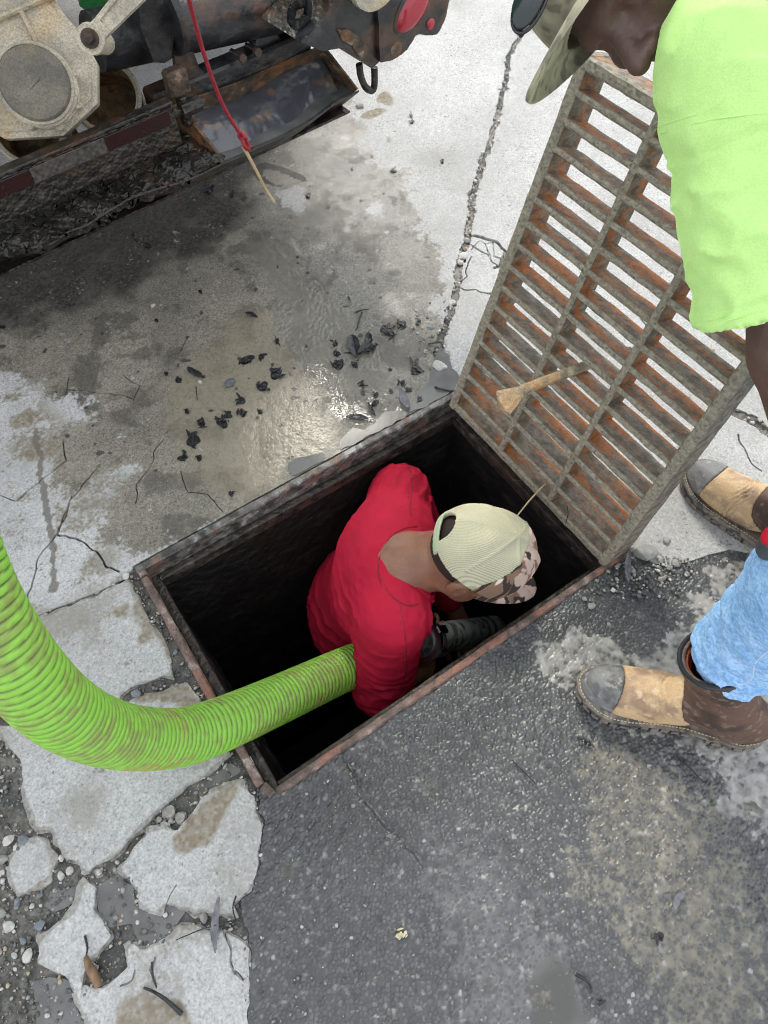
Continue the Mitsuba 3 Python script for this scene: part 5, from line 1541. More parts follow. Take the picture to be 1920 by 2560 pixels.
# beam with reflective tape
truck("bumper_beam", tbox(-0.95, 0.045, -0.060, -0.040, 0.475, 0.566, 0.004), "truck_grime")
for a0, a1, m_ in ((-0.36, -0.300, "red_tape"), (-0.298, -0.128, "silver_tape"), (-0.126, -0.04, "red_tape"), (-0.038, 0.03, "red_tape"), (-0.62, -0.44, "silver_tape"), (-0.438, -0.362, "red_tape")):
    truck("reflective_tape", tbox(a0, a1, -0.0405, -0.0375, 0.528, 0.560, 0.001), m_)
truck("beam_flange", tbox(-0.95, 0.045, -0.066, -0.036, 0.5665, 0.574, 0.003), "truck_grime")
truck("cross_member", tbox(0.05, 0.50, -0.215, -0.155, 0.475, 0.535, 0.006), "truck_black")
# hanger plates with round cut-outs
han = [(430, 95), (480, 120), (498, 168), (520, 190), (552, 197), (588, 178), (612, 152), (640, 130), (690, 118), (740, 106), (770, 126), (640, 182), (520, 232), (452, 250)]
truck("hanger_plate", plate(han, -0.16, 0.014), "truck_black")
for u, v in ((590, 135), (628, 120)):
    a, z = rear(u, v, -0.15)
    t = tube([tp3(a, -0.17, z), tp3(a, -0.125, z + 0.004)], [0.006, 0.006], 10)
    h = tube([tp3(a, -0.128, z), tp3(a, -0.118, z + 0.001)], [0.0105, 0.0105], 6)
    truck("bolt", cat([t, h]), "truck_black")
# axle tube and arm castings
a0, z0 = rear(200, 118, -0.20); a1, z1 = rear(690, 15, -0.20)
truck("axle_tube", tube([tp3(a0 + 0.03, -0.20, z0 + 0.0), tp3(a1, -0.20, z0 + (z1 - z0)), tp3(a1 + 0.1, -0.20, z1)], 0.058, 28), "truck_black", 40)
arm = [(340, -60), (430, -60), (440, 60), (428, 148), (412, 158), (385, 156), (352, 70)]
truck("hanger_arm", plate(arm, -0.10, 0.075), "truck_black")
a, z = rear(415, 40, -0.13)
truck("hanger_disc", tube([tp3(a - 0.006, -0.13, z), tp3(a + 0.010, -0.13, z)], 0.075, 32), "truck_black", 40)
a, z = rear(441, 203, -0.09)
truck("rusty_block", box_at(tp3(a, -0.09, z), TR, TB, -ZUP, 0.050, 0.035, 0.055, 0.006), "rusty_steel")
truck("block_stem", tbox(a - 0.012, a + 0.012, -0.10, -0.075, z - 0.10, z - 0.028), "truck_grime")
a, z = rear(475, 260, -0.08)
nut = tube([tp3(a - 0.03, -0.07, z), tp3(a + 0.02, -0.07, z)], 0.017, 6)
truck("pivot_nut", cat([nut, tube([tp3(a - 0.05, -0.07, z), tp3(a + 0.03, -0.07, z)], 0.009, 12)]), "truck_grime")
# pipe ends below the valve
for nm, u, v, t, r in (("pipe_end", 262, 240, 1.66, 0.074), ("pipe_end", 70, 318, 1.62, 0.074)):
    c = deep(u, v, t)
    ax = unit(TB * 0.62 + ZUP * 0.66 - TR * 0.30)
    X = unit(np.cross(ax, ZUP)); Y = np.cross(ax, X)
    m = lathe([(r - 0.006, -0.16), (r - 0.004, 0.0), (r + 0.002, 0.004), (r + 0.006, 0.0), (r + 0.004, -0.16), (r - 0.006, -0.16)], 40)
    m.apply_transform(frame(c, X, Y, ax))
    m.fix_normals()
    pe = truck("pipe_end", m, "tan_rust", 40, label="open rusty pipe end with a tan rim")
    b = trimesh.creation.cylinder(r - 0.004, 0.02, sections=32); b.apply_transform(frame(c - ax * 0.15, X, Y, ax))
    truck("pipe_back", b, "tan_rust", parent=pe)
    rg = lathe([(r + 0.0075, -0.010), (r + 0.0085, 0.004), (r + 0.003, 0.0065), (r - 0.004, 0.004)], 44); rg.apply_transform(frame(c, X, Y, ax)); rg.fix_normals()
    truck("pipe_rim", rg, "valve_alloy", 40, parent=pe)
# the valve
vx = unit(-unit(ray(94, 204)) - RGT * 0.19 - DWN * 0.17)
vX = unit(RGT - vx * (RGT @ vx)); vY = np.cross(vx, vX)
vc = deep(84, 206, 1.40)
VS = 0.86


def vput(name, mesh, mat, smooth=35, label=None, parent=None):
    mesh.fix_normals()
    mesh.apply_scale(VS)
    mesh.apply_transform(frame(vc, vX, vY, vx))
    return truck(name, mesh, mat, smooth, label, parent)


vb = vput("valve", lathe([(0.0, -0.15), (0.082, -0.15), (0.084, -0.075), (0.086, -0.072), (0.086, -0.060), (0.081, -0.058), (0.081, -0.050), (0.085, -0.048), (0.087, -0.030), (0.083, -0.028), (0.083, -0.012), (0.0, -0.012)], 56), "valve_alloy", label="beige alloy outlet valve with a round dark cap")
oc = 22.5 * math.pi / 180
octo = sg.Polygon([(0.090 * math.cos(k * math.pi / 4 + oc), 0.090 * math.sin(k * math.pi / 4 + oc)) for k in range(8)]).difference(sg.Point(0, 0).buffer(0.084, 32))
nubs = unary_union([sg.Point(0.086 * math.cos(k * math.pi / 4 + oc), 0.086 * math.sin(k * math.pi / 4 + oc)).buffer(0.009, 8) for k in range(8)]).difference(sg.Point(0, 0).buffer(0.084, 32))
vput("flange", cat([extrude(octo, -0.085, -0.056), extrude(nubs, -0.089, -0.052)]), "valve_alloy", parent=vb)
vput("cap", lathe([(0.0, 0.0), (0.073, 0.0), (0.076, -0.003), (0.0775, -0.012), (0.0775, -0.03), (0.0, -0.03)], 56), "cap_alloy", label="round dark grey cap closing the valve", parent=vb)
vput("cap_lug", cat([box_at([0, 0.0, 0.001], [math.cos(s), math.sin(s), 0], [-math.sin(s), math.cos(s), 0], [0, 0, 1.0], 0.010, 0.030, 0.004, 0.0015) for s in (2.3,)]), "cap_alloy", parent=vb)
house = sg.Polygon([(-0.30, 0.02), (-0.10, -0.10), (0.03, -0.09), (0.115, -0.02), (0.125, 0.06), (0.10, 0.115), (0.07, 0.15), (0.00, 0.26), (-0.30, 0.30)]).buffer(0.012).buffer(-0.006)
hs = vput("valve_housing", cat([extrude(house, -0.135, -0.095), extrude(house.buffer(-0.014), -0.096, -0.089)]), "valve_alloy")
vput("housing_rib", cat([box_at([-0.03, 0.155, -0.085], unit([0.92, 0.38, 0]), unit([-0.38, 0.92, 0]), [0, 0, 1.0], 0.26, 0.013, 0.022, 0.005), box_at([-0.005, 0.118, -0.085], unit([0.35, -0.94, 0]), unit([0.94, 0.35, 0]), [0, 0, 1.0], 0.09, 0.010, 0.018, 0.004)]), "valve_alloy", parent=hs)
# lever
bo = deep(228, 97, 1.35)
tip = deep(370, -60, 1.31)
lx = unit(tip - bo); lz = unit(vx - lx * (vx @ lx)); ly = np.cross(lz, lx)
LL = np.linalg.norm(tip - bo)
lev = sg.Polygon([(0, -0.017), (0.03, -0.016), (LL, -0.022), (LL, 0.022), (0.03, 0.016), (0, 0.017)]).union(sg.Point(0, 0).buffer(0.026, 24))
ring = sg.Polygon([(0.035, -0.008), (LL, -0.013), (LL, 0.013), (0.035, 0.008)])
lm = cat([extrude(lev, -0.010, 0.0), extrude(lev.difference(ring), -0.001, 0.006)])
lm.apply_transform(frame(bo, lx, ly, lz))
lv = truck("lever", lm, "valve_alloy", label="alloy lever of the outlet valve")
bm = cat([trimesh.creation.cylinder(0.0165, 0.006, sections=24), extrude(sg.Polygon([(0.0098 * math.cos(k * math.pi / 3), 0.0098 * math.sin(k * math.pi / 3)) for k in range(6)]), 0.003, 0.014)])
bm.apply_transform(frame(bo + lz * 0.009, lx, ly, lz))
truck("lever_bolt", bm, "rusty_steel", parent=lv)
tube_b = tube([bo - lz * 0.09, bo - lz * 0.008], 0.02, 20)
truck("lever_boss", tube_b, "valve_alloy", 40, parent=lv)
# tank and chassis
ax0 = tp3(-0.27, -0.10, 1.74)
m = lathe([(0.0, 0.0), (0.40, -0.02), (0.66, -0.08), (0.80, -0.15), (0.85, -0.25), (0.85, -4.2), (0.0, -4.2)], 64)
m.apply_transform(frame(ax0, TR, np.cross(TB, TR), TB)); m.fix_normals()
truck("tank", m, "tank_green", 40)
truck("tank_skirt", plate([(180, -70), (330, -70), (282, 5), (262, 30), (240, 44), (205, 20)], -0.30, 0.012), "tank_green", label="green painted tank skirt")
truck("deck", tbox(-1.15, 0.95, -4.0, -0.42, 0.88, 0.93), "truck_black")  # unseen deck, added to keep sky light off the ground by the tray
for a_ in (-0.42, 0.42):
    truck("frame_rail", tbox(a_ - 0.035, a_ + 0.035, -4.0, -0.30, 0.62, 0.84), "truck_black")  # hidden chassis rails, added to darken the ground under the truck
truck("tank_saddle", tbox(-0.5, 0.5, -0.9, -0.62, 0.78, 0.98), "truck_black")
for a_ in (-0.95, 0.95):
    w = lathe([(0.2, -0.13), (0.46, -0.12), (0.50, -0.08), (0.50, 0.08), (0.46, 0.12), (0.2, 0.13), (0.2, -0.13)], 48)
    w.apply_transform(frame(tp3(a_, -1.6, 0.5), TB, ZUP, TR)); w.fix_normals()
    truck("wheel", w, "truck_black", 40)
truck("axle", tube([tp3(-0.95, -1.6, 0.5), tp3(0.95, -1.6, 0.5)], 0.06, 16), "truck_black")
# right corner: lamp panel, black box, shackle
lamp_panel = [(946, 27), (950, -160), (1165, -160), (1140, -60), (1124, 0), (1115, 45), (1093, 87), (1040, 87), (1017, 125), (1004, 138), (975, 152), (950, 161)]
PO = 0.045
truck("lamp_panel", plate(lamp_panel, PO, 0.012, 0.002, 4), "truck_black")
back_box = [(752, 106), (800, 60), (880, -60), (946, -60), (948, 155), (930, 172), (868, 118), (806, 128)]
truck("corner_box", plate(back_box, PO - 0.013, 0.16), "truck_black")
rp = [(846, 76), (870, 70), (908, 104), (935, 140), (944, 152), (928, 170), (905, 152), (880, 120), (852, 98)]
truck("rust_plate", plate(rp, PO - 0.008, 0.004, 0.003, 6), "rusty_steel", label="flaking orange rust plate on the corner")
yp = [(872, -30), (985, -30), (972, 6), (950, 24), (918, 32), (900, 22)]
truck("scraped_edge", plate(yp, PO + 0.03, 0.02, 0.002, 9), "valve_alloy")


def disc(u, v, o, ra, rz, depth, tilt=0.0):
    a, z = rear(u, v, o)
    m = lathe([(0, depth), (0.55, depth * 0.92), (0.85, depth * 0.65), (1.0, depth * 0.1), (1.0, 0.0), (0, 0)], 40)
    m.apply_transform(np.diag([ra, rz, 1, 1]))
    m.apply_transform(frame([0, 0, 0], [math.cos(tilt), math.sin(tilt), 0], [-math.sin(tilt), math.cos(tilt), 0]))
    m.apply_transform(frame(tp3(a, o, z), TR, ZUP, TB)); m.fix_normals()
    return m


tl = truck("tail_light", disc(1032, 22, PO + 0.002, 0.058, 0.034, 0.016, 0.62), "red_lens", 40, label="oval red tail light on the black corner")
truck("light_rim", disc(1032, 22, PO + 0.001, 0.066, 0.041, 0.006, 0.62), "truck_black", 40, parent=tl)
truck("side_marker", disc(1076, 60, PO + 0.001, 0.013, 0.013, 0.006), "red_lens", 40, label="small round red marker beside the tail light")
truck("rust_spot", disc(991, 124, PO + 0.0005, 0.018, 0.018, 0.0015), "rusty_steel", 40)
sh_ = [rear(u, v, 0.01) for u, v in ((898, 160), (902, 190), (914, 218), (930, 226), (936, 212), (936, 168))]
truck("tow_shackle", tube(spline([tp3(a, 0.01, z) for a, z in sh_], 40), 0.0085, 12), "truck_grime", 40)
for pts, r in (([(735, 60), (745, 62), (768, 40), (770, 5), (768, -40)], 0.0095), ([(735, 60), (728, 45), (735, 15), (760, 5)], 0.0095), ([(805, -30), (822, 5), (850, 32), (880, 52)], 0.0085)):
    q = spline([tp3(*(lambda t: (t[0], 0.0, t[1]))(rear(u, v, 0.0))) for u, v in pts], 200)
    rr_ = r * (1 + 0.13 * np.sin(np.arange(200) * 1.55))
    truck("conduit", tube(q, rr_, 12), "truck_black", True)
for u0, v0, u1, v1 in ((640, 40, 700, 130), (650, 100, 690, 120), (700, 20, 760, 100)):
    a0, z0 = rear(u0, v0, -0.18); a1, z1 = rear(u1, v1, -0.18)
    truck("bracket", box_at((tp3(a0, -0.2, z0) + tp3(a1, -0.2, z1)) / 2, unit(tp3(a1, 0, z1) - tp3(a0, 0, z0)), TB, None, abs(np.hypot(a1 - a0, z1 - z0)) + 0.03, 0.06, 0.035), "truck_black")

# red cord with a stick tied to its end
scene["red_cord_skin"] = {"type": "principled", "base_color": proc(lambda p, n, uv: mix((0.17, 0.008, 0.016), (0.34, 0.02, 0.035), mikit.noise(p.x * 300, p.y * 300, p.z * 200))), "roughness": 0.7}
scene["pale_wood"] = {"type": "principled", "base_color": proc(lambda p, n, uv: mix((0.30, 0.22, 0.11), (0.52, 0.43, 0.25), mikit.fbm(p.x * 60, p.y * 60, p.z * 30, 2))), "roughness": 0.6}
ck_ = thing("red_cord", "taut dark red cord hanging down over the truck's drip tray", "cord")
cp = spline([deep(452, -90, 1.18), deep(473, 0, 1.26), deep(510, 135, 1.40), deep(556, 260, 1.53), deep(606, 345, 1.63)], 60)
put("strand", tube(cp, 0.0042, 10), "red_cord_skin", ck_, True)
kn = spline([deep(606, 345, 1.63), deep(616, 352, 1.63), deep(622, 372, 1.645), deep(612, 366, 1.63), deep(606, 350, 1.622), deep(598, 340, 1.63), deep(607, 334, 1.62), deep(614, 348, 1.62)], 60)
put("knot", tube(kn, 0.005, 10), "red_cord_skin", ck_, True)
sp = spline([deep(608, 366, 1.635), deep(640, 425, 1.70), deep(662, 468, 1.75), deep(686, 505, 1.78)], 24)
solo("stick", tube(sp, np.linspace(0.0045, 0.003, 24), 8), "pale_wood", "thin pale stick tied to the lower end of the red cord", "stick", smooth=40)

# ------------------------------------------------------------------ water, mud, loose stones and litter
def thin(px, z0, z1, jag=0.003, seed=0, step=0.007, world=False):
    return extrude(sg.Polygon(rough_line(px if world else at2(px), step, jag, True, seed)).buffer(0), z0, z1)


PUD = [(853, 1108), (870, 1078), (883, 1070), (912, 1078), (938, 1057), (954, 1036), (976, 1027), (1005, 1032), (1022, 1027), (1039, 985), (1064, 964), (1077, 943), (1086, 897), (1098, 868), (1108, 880), (1124, 893), (1129, 922), (1146, 943), (1136, 975), (1122, 985), (870, 1120), (853, 1128)]
solo("puddle", thin(PUD, -0.03, 0.0028, 0.004, 3), "muddy_water", None, None, kind="structure")
put("pool", thin([(718, 1163), (740, 1148), (811, 1133), (812, 1152), (731, 1193), (725, 1180)], -0.03, 0.0026, 0.003, 4), "muddy_water", "puddle", kind="structure")
solo("mud", cat([thin(p, -0.03, z, 0.004, 7 + i) for i, (p, z) in enumerate((
    ([(240, 2218), (236, 2279), (270, 2313), (290, 2318), (330, 2312), (335, 2350), (363, 2372), (384, 2360), (422, 2336), (447, 2310), (466, 2276), (415, 2264), (408, 2285), (376, 2285), (342, 2272), (334, 2222), (292, 2186)], -0.0050),
    ([(118, 2226), (198, 2216), (190, 2255), (128, 2282), (105, 2260)], -0.0052), ([(76, 2452), (150, 2450), (182, 2470), (184, 2500), (214, 2600), (100, 2620), (90, 2520)], -0.0049), ([(488, 1975), (530, 1935), (575, 1905), (600, 1925), (560, 1950), (505, 1985)], -0.0051)))]), "wet_mud", None, None, kind="structure")
put("pool", thin([(1230, 2260), (1340, 2280), (1460, 2372), (1520, 2460), (1540, 2620), (1560, 2720), (1260, 2720), (1240, 2520), (1230, 2447), (1210, 2340)], -0.03, -0.0056, 0.010, 17), "muddy_water", "puddle", kind="structure")

PEB = {"pale": (0.42, 0.41, 0.39), "blue": (0.15, 0.17, 0.19), "tan": (0.36, 0.29, 0.20), "grey": (0.24, 0.235, 0.225)}
for k_, c_ in PEB.items():
    scene["stone_" + k_] = {"type": "principled", "base_color": proc(lambda p, n, uv, c=c_: mi.Color3f(*c) * (0.7 + 0.6 * mikit.fbm(p.x * 220, p.y * 220, p.z * 220, 2))), "roughness": 0.55, "specular": 0.4}
scene["stone_mix"] = {"type": "principled", "base_color": {"type": "mesh_attribute", "name": "vertex_color"}, "roughness": 0.5, "specular": 0.5}
ICO = trimesh.creation.icosphere(2)
ICO1 = trimesh.creation.icosphere(1)


def stone(c, r, seed, flat=0.6, base=ICO, ang=1.0):
    rn = np.random.default_rng(seed)
    v = base.vertices.copy()
    for _ in range(7):                                   # cut facets
        n = unit(rn.normal(size=3))
        d = rn.uniform(0.55, 0.85)
        s = v @ n - d
        v = v - np.maximum(s, 0)[:, None] * n * ang
    v *= np.array([1.0, rn.uniform(0.65, 0.95), flat * rn.uniform(0.8, 1.1)]) * r
    a = rn.uniform(0, 6.28)
    v = v @ np.array([[math.cos(a), math.sin(a), 0], [-math.sin(a), math.cos(a), 0], [0, 0, 1]])
    return trimesh.Trimesh(v + np.asarray(c), base.faces, process=False)


SPOT = {}


def mpp(u, v):
    return 0.5 * (np.linalg.norm(at(u + 4, v) - at(u - 4, v)) + np.linalg.norm(at(u, v + 4) - at(u, v - 4))) / 8


PEBBLES = [(21, 2100, 15, "pale"), (38, 2121, 8, "pale"), (6, 2150, 14, "grey"), (153, 2190, 12, "pale"), (175, 2178, 11, "pale"), (152, 2146, 9, "pale"), (249, 2178, 10, "pale"), (13, 1969, 7, "blue"), (4, 1977, 5, "pale"), (19, 2317, 17, "pale"), (99, 2315, 16, "blue"), (57, 2351, 11, "blue"),
           (71, 2389, 17, "pale"), (80, 2266, 7, "pale"), (101, 2264, 6, "pale"), (44, 2256, 12, "blue"), (99, 2239, 8, "blue"), (36, 2389, 9, "pale"), (13, 2372, 6, "tan"), (70, 2433, 5, "tan"), (118, 2539, 8, "pale"), (152, 2534, 7, "pale"), (6, 2180, 8, "pale"), (6, 2203, 7, "pale"), (8, 2220, 6, "grey"), (4, 2283, 12, "grey"), (38, 2423, 6, "pale"),
           (508, 2296, 13, "grey"), (58, 2100, 14, "blue"), (340, 1733, 13, "blue"), (438, 1631, 6, "blue"), (315, 1440, 9, "pale"), (300, 1446, 8, "grey"), (1160, 640, 10, "pale"), (1150, 655, 8, "pale"), (1168, 602, 8, "grey"), (1163, 622, 6, "tan"), (1130, 757, 8, "pale"), (1127, 768, 6, "grey"), (1207, 380, 5, "pale"), (1170, 540, 6, "tan"), (1076, 821, 10, "blue"), (1066, 806, 8, "grey"),
           (1100, 918, 18, "pale"), (1781, 873, 6, "tan"), (1789, 898, 5, "grey"), (1668, 1353, 9, "grey"), (1690, 1408, 11, "grey"), (1652, 1402, 8, "grey"), (1673, 1418, 8, "grey"), (1655, 1446, 10, "grey"), (1462, 1498, 8, "grey"), (1478, 1515, 10, "grey"), (1436, 1575, 7, "grey"), (382, 765, 6, "pale"), (500, 955, 5, "pale"), (900, 265, 7, "grey"), (495, 2108, 4, "pale")]
for i, (u, v, r, k) in enumerate(PEBBLES):
    m_ = mpp(u, v)
    z = 0.0 if not (u < 640 and v > 1700) else -0.004
    if 1060 < u < 1180 and 500 < v < 930:
        z = -0.006
    near = "in the dark gravel at the lower left" if (u < 620 and v > 1900) else "in the rubble of the long crack" if (1060 < u < 1215 and v < 930) else "on the asphalt near the corner of the drain" if (u > 1400 and v > 1300) else "lying loose on the concrete"
    grp = {"pale": "pale", "blue": "blue-grey", "tan": "tan", "grey": "grey"}[k]
    SPOT[numbered("pebble")] = (u, v, r)
    solo("pebble", stone(at(u, v, z + r * m_ * 0.25), r * m_ * 1.1, 100 + i, 0.6), "stone_" + k, f"small {grp} pebble {near}", "pebble", f"{grp} pebbles {near}", smooth=35)

rg_ = np.random.default_rng(5)
soil_zone = low.difference(unary_union([sg.Polygon(at2(p)).buffer(0.002) for p in SLABS])).difference(FRAME_POLY)
crack_zone = unary_union([crack(MAIN_CRACK, [0.002, 0.003, 0.006, 0.009, 0.011, 0.020, 0.017, 0.022, 0.022, 0.020], 0.004, 1).buffer(0.004), crack([(1820, 1020), (1846, 1040), (1880, 1048), (1925, 1090)], 0.022, 0.006, 22)])
near_frame = sg.Polygon(at2([(1130, 760), (1080, 740), (1030, 800), (1060, 900), (1105, 870)])).buffer(0.01)
gm, gc = [], []
for zone, n, r0, r1, z in ((soil_zone, 9000, 0.0012, 0.0055, -0.0065), (unary_union([sg.Polygon(at2(p)).exterior.buffer(0.006) for p in SLABS]).difference(FRAME_POLY), 901, 0.0015, 0.0055, -0.0035), (crack_zone, 3600, 0.0015, 0.0075, -0.0025), (near_frame, 160, 0.001, 0.005, 0.0), (sg.Polygon(at2([(335, 1440), (318, 1442), (415, 1620), (432, 1650), (510, 1765), (590, 1900), (640, 2000), (664, 2012), (640, 1960), (500, 1700)])), 260, 0.001, 0.004, -0.009),
                           (sg.Polygon(at2([(1541, 1410), (1640, 1380), (1740, 1400), (1700, 1500), (1560, 1500), (1450, 1480)])), 240, 0.002, 0.0075, 0.0015), (sg.Polygon(at2([(664, 2030), (900, 1880), (1000, 2100), (900, 2560), (630, 2560), (650, 2200)])), 200, 0.001, 0.004, 0.002)):
    shapely.prepare(zone)
    x0, y0, x1, y1 = zone.bounds
    x0, y0, x1, y1 = max(x0, -1.2), max(y0, -0.25), min(x1, 1.4), min(y1, 3.5)
    pts = rg_.uniform((x0, y0), (x1, y1), (n * 6, 2))
    pts = pts[shapely.contains_xy(zone, pts[:, 0], pts[:, 1])][:n]
    for p in pts:
        r = r0 + (r1 - r0) * rg_.random() ** 3.0
        m_ = stone([p[0], p[1], z + r * 0.35], r, int(rg_.integers(1 << 30)), 0.7, ICO1)
        gm.append(m_)
        t = rg_.random()
        t = t + 0.38 if zone is crack_zone else t + 0.25 * (n == 901)
        c = np.array(PEB["pale"] if t > 0.86 else PEB["grey"] if t > 0.6 else PEB["tan"] if t > 0.54 else (0.10, 0.098, 0.095)) * rg_.uniform(0.6, 1.2)
        gc.append(np.repeat(c[None], len(m_.vertices), 0))
solo("gravel", cat(gm), "stone_mix", "fine dark gravel and grit filling the gaps between the broken slabs", "gravel", kind="stuff", smooth=True, color=np.vstack(gc))

scene["black_wet"] = {"type": "bumpmap", "arbitrary": proc(lambda p, n, uv: mikit.fbm(p.x * 260, p.y * 260, p.z * 260, 2)), "scale": 0.0025,
                      "bsdf": {"type": "principled", "base_color": proc(lambda p, n, uv: mix((0.006, 0.0065, 0.008), (0.026, 0.026, 0.028), mikit.noise(p.x * 180, p.y * 180, p.z * 180))), "roughness": 0.28, "specular": 0.5}}
scene["grey_leaf"] = {"type": "principled", "base_color": proc(lambda p, n, uv: mix((0.05, 0.05, 0.06), (0.17, 0.17, 0.19), mikit.fbm(p.x * 110, p.y * 110, 0, 2))), "roughness": 0.45}
scene["brown_wood"] = {"type": "principled", "base_color": proc(lambda p, n, uv: mix((0.10, 0.055, 0.03), (0.24, 0.15, 0.085), mikit.fbm(p.x * 160, p.y * 60, p.z * 160, 3))), "roughness": 0.6}
scene["shell"] = {"type": "principled", "base_color": proc(lambda p, n, uv: mix((0.34, 0.30, 0.18), (0.58, 0.54, 0.38), mikit.fbm(p.x * 220, p.y * 220, 0, 3))), "roughness": 0.6}


def axis_of(u, v, ang, z=0.0):
    a = math.radians(ang)
    d = at(u + 5 * math.cos(a), v + 5 * math.sin(a), z) - at(u - 5 * math.cos(a), v - 5 * math.sin(a), z)
    return unit(d), np.linalg.norm(d) / 10


def leaf(u, v, L, W, ang, z=0.003, curl=0.25, seed=0, flat=False):
    """A wet leaf L by W photograph pixels, lying with its long axis at the given angle in the photograph."""
    X, s = axis_of(u, v, ang)
    Y = np.cross(ZUP, X)
    _, s2 = axis_of(u, v, ang + 90)
    rn = np.random.default_rng(seed)
    n, m = 15, 7
    t, w = np.meshgrid(np.linspace(-1, 1, n), np.linspace(-1, 1, m), indexing="ij")
    half = (1 - np.abs(t) ** 2.2) ** 0.8
    x = t * L * s / 2
    y = w * half * W * s2 / 2 + 0.10 * L * s * (t ** 2 - 0.5) * rn.uniform(-0.6, 0.6)
    jag = meshkit.fbm(np.stack([x / 0.006, y / 0.006, 0 * x + seed], -1), 2, 3) - 0.5
    zz = z + curl * np.abs(w) * half * W * s2 * 0.3 * rn.uniform(0.4, 1.4) + 0.0035 * (meshkit.fbm(np.stack([x / 0.012, y / 0.012, 0 * x + seed], -1), 2, 5)) + (0.001 + 0.025 * L * s * rn.random() * t ** 2)
    top = at(u, v, 0)[None, None] + x[..., None] * X + (y + 0.004 * jag * (np.abs(w) > 0.9))[..., None] * Y + zz[..., None] * ZUP
    bot = top - ZUP * 0.0014
    k = (np.arange(n - 1)[:, None] * m + np.arange(m - 1)).ravel()
    q = np.stack([k, k + m, k + m + 1, k + 1], 1)
    N = n * m
    ring = list(range(m)) + [i * m + m - 1 for i in range(1, n)] + [(n - 1) * m + j for j in range(m - 2, -1, -1)] + [i * m for i in range(n - 2, 0, -1)]
    e = np.array([[a, b, b + N, a + N] for a, b in zip(ring, ring[1:] + ring[:1])])
    q = np.vstack([q, (q + N)[:, ::-1], e])
    t_ = trimesh.Trimesh(np.vstack([top.reshape(-1, 3), bot.reshape(-1, 3)]), np.vstack([q[:, [0, 1, 2]], q[:, [0, 2, 3]]]), process=False)
    t_.fix_normals()
    return t_


def clump(u, v, r, seed):
    rn = np.random.default_rng(seed)
    s = mpp(u, v)
    film = ell2(u, v, r * rn.uniform(0.6, 0.95), r * rn.uniform(0.4, 0.7), rn.uniform(0, 180))
    ms = [extrude(sg.Polygon(rough_line(film, 0.004, 0.0035, True, seed)).buffer(0), -0.002, 0.0022)]
    for _ in range(1 + int(r > 15)):
        du, dv = rn.uniform(-0.35, 0.35, 2) * r
        m = stone(at(u + du, v + dv, 0.001), r * s * rn.uniform(0.3, 0.5), int(rn.integers(1 << 30)), 0.4, ICO, 0.8)
        m.vertices += 0.006 * (np.stack([meshkit.fbm(m.vertices / 0.006, 2, seed + q) for q in (0, 1, 2)], 1) - 0.5)
        ms.append(m)
    for _ in range(4 + int(r > 12) * 3):
        du, dv = rn.normal(0, 0.42, 2) * r
        ms.append(leaf(u + du, v + dv, r * rn.uniform(0.35, 1.6), r * rn.uniform(0.14, 0.55), rn.uniform(0, 180), 0.001 + 0.0035 * rn.random(), 0.3, int(rn.integers(1 << 30))))
    return cat(ms)


def twig(pts, r0, r1, z=0.004, n=20):
    q = spline([at(u, v, z + (0.004 if 0 < i < len(pts) - 1 else 0)) for i, (u, v) in enumerate(pts)], n)
    q += 0.0012 * (np.stack([meshkit.fbm(q / 0.01, 2, s) for s in (1, 2, 3)], 1) - 0.5)
    return tube(q, np.linspace(r0, r1, n), 7)


LEFTG = "black leaf scraps on the muddy concrete"
for i, (u, v, r) in enumerate([(416, 935, 7), (447, 951, 11), (505, 1057, 12), (549, 1055, 13), (504, 1056, 9), (604, 1032, 12), (561, 1056, 9), (559, 1065, 7), (483, 1103, 18), (458, 1143, 12), (498, 1147, 9), (580, 1235, 8), (692, 854, 9), (692, 935, 18), (658, 968, 14), (603, 1003, 11), (571, 1041, 11), (625, 897, 13), (612, 905, 12), (650, 1030, 8), (466, 1029, 7), (655, 893, 9)]):
    SPOT[numbered("leaf_scrap")] = (u, v, r)
    solo("leaf_scrap", clump(u, v, r * 1.08, 300 + i), "black_wet", "clump of black wet leaf scraps stuck in the tan mud", "leaf scrap", LEFTG, smooth=40)
for i, (u, v, r) in enumerate([(837, 861, 11), (840, 885, 11), (847, 915, 15), (833, 914, 8), (887, 912, 13), (904, 960, 9), (918, 873, 14), (898, 880, 9), (967, 826, 20), (1002, 816, 16), (1037, 926, 18), (1005, 958, 11), (1022, 977, 9), (1047, 998, 11), (938, 988, 9), (938, 1010, 10), (975, 925, 7), (1043, 806, 10), (1160, 970, 8), (936, 868, 8)]):
    SPOT[numbered("leaf_scrap")] = (u, v, r)
    solo("leaf_scrap", clump(u, v, r * 1.0, 400 + i), "black_wet", "clump of black wet leaf scraps in the grey slurry", "leaf scrap", "black leaf scraps in the slurry", smooth=40)
for i, (u, v, r) in enumerate([(770, 492, 8), (1105, 405, 5), (1028, 290, 5), (1030, 306, 6), (880, 423, 3), (985, 428, 6), (580, 490, 7), (370, 616, 10), (520, 476, 12), (335, 588, 5), (503, 731, 5), (391, 803, 4), (5, 820, 6)]):
    SPOT[numbered("leaf_scrap")] = (u, v, r)
    solo("leaf_scrap", clump(u, v, r * 1.2, 500 + i), "black_wet", "small black crumb on the damp concrete near the truck", "leaf scrap", "black crumbs near the truck", smooth=40)
solo("leaf", leaf(885, 870, 58, 30, 78, 0.006, 0.5, 1), "black_wet", "largest black leaf lying upright in the white slurry", "leaf", smooth=40)
solo("leaf", leaf(921, 858, 46, 20, 92, 0.006, 0.5, 2), "black_wet", "black leaf just right of the largest one in the slurry", "leaf", smooth=40)
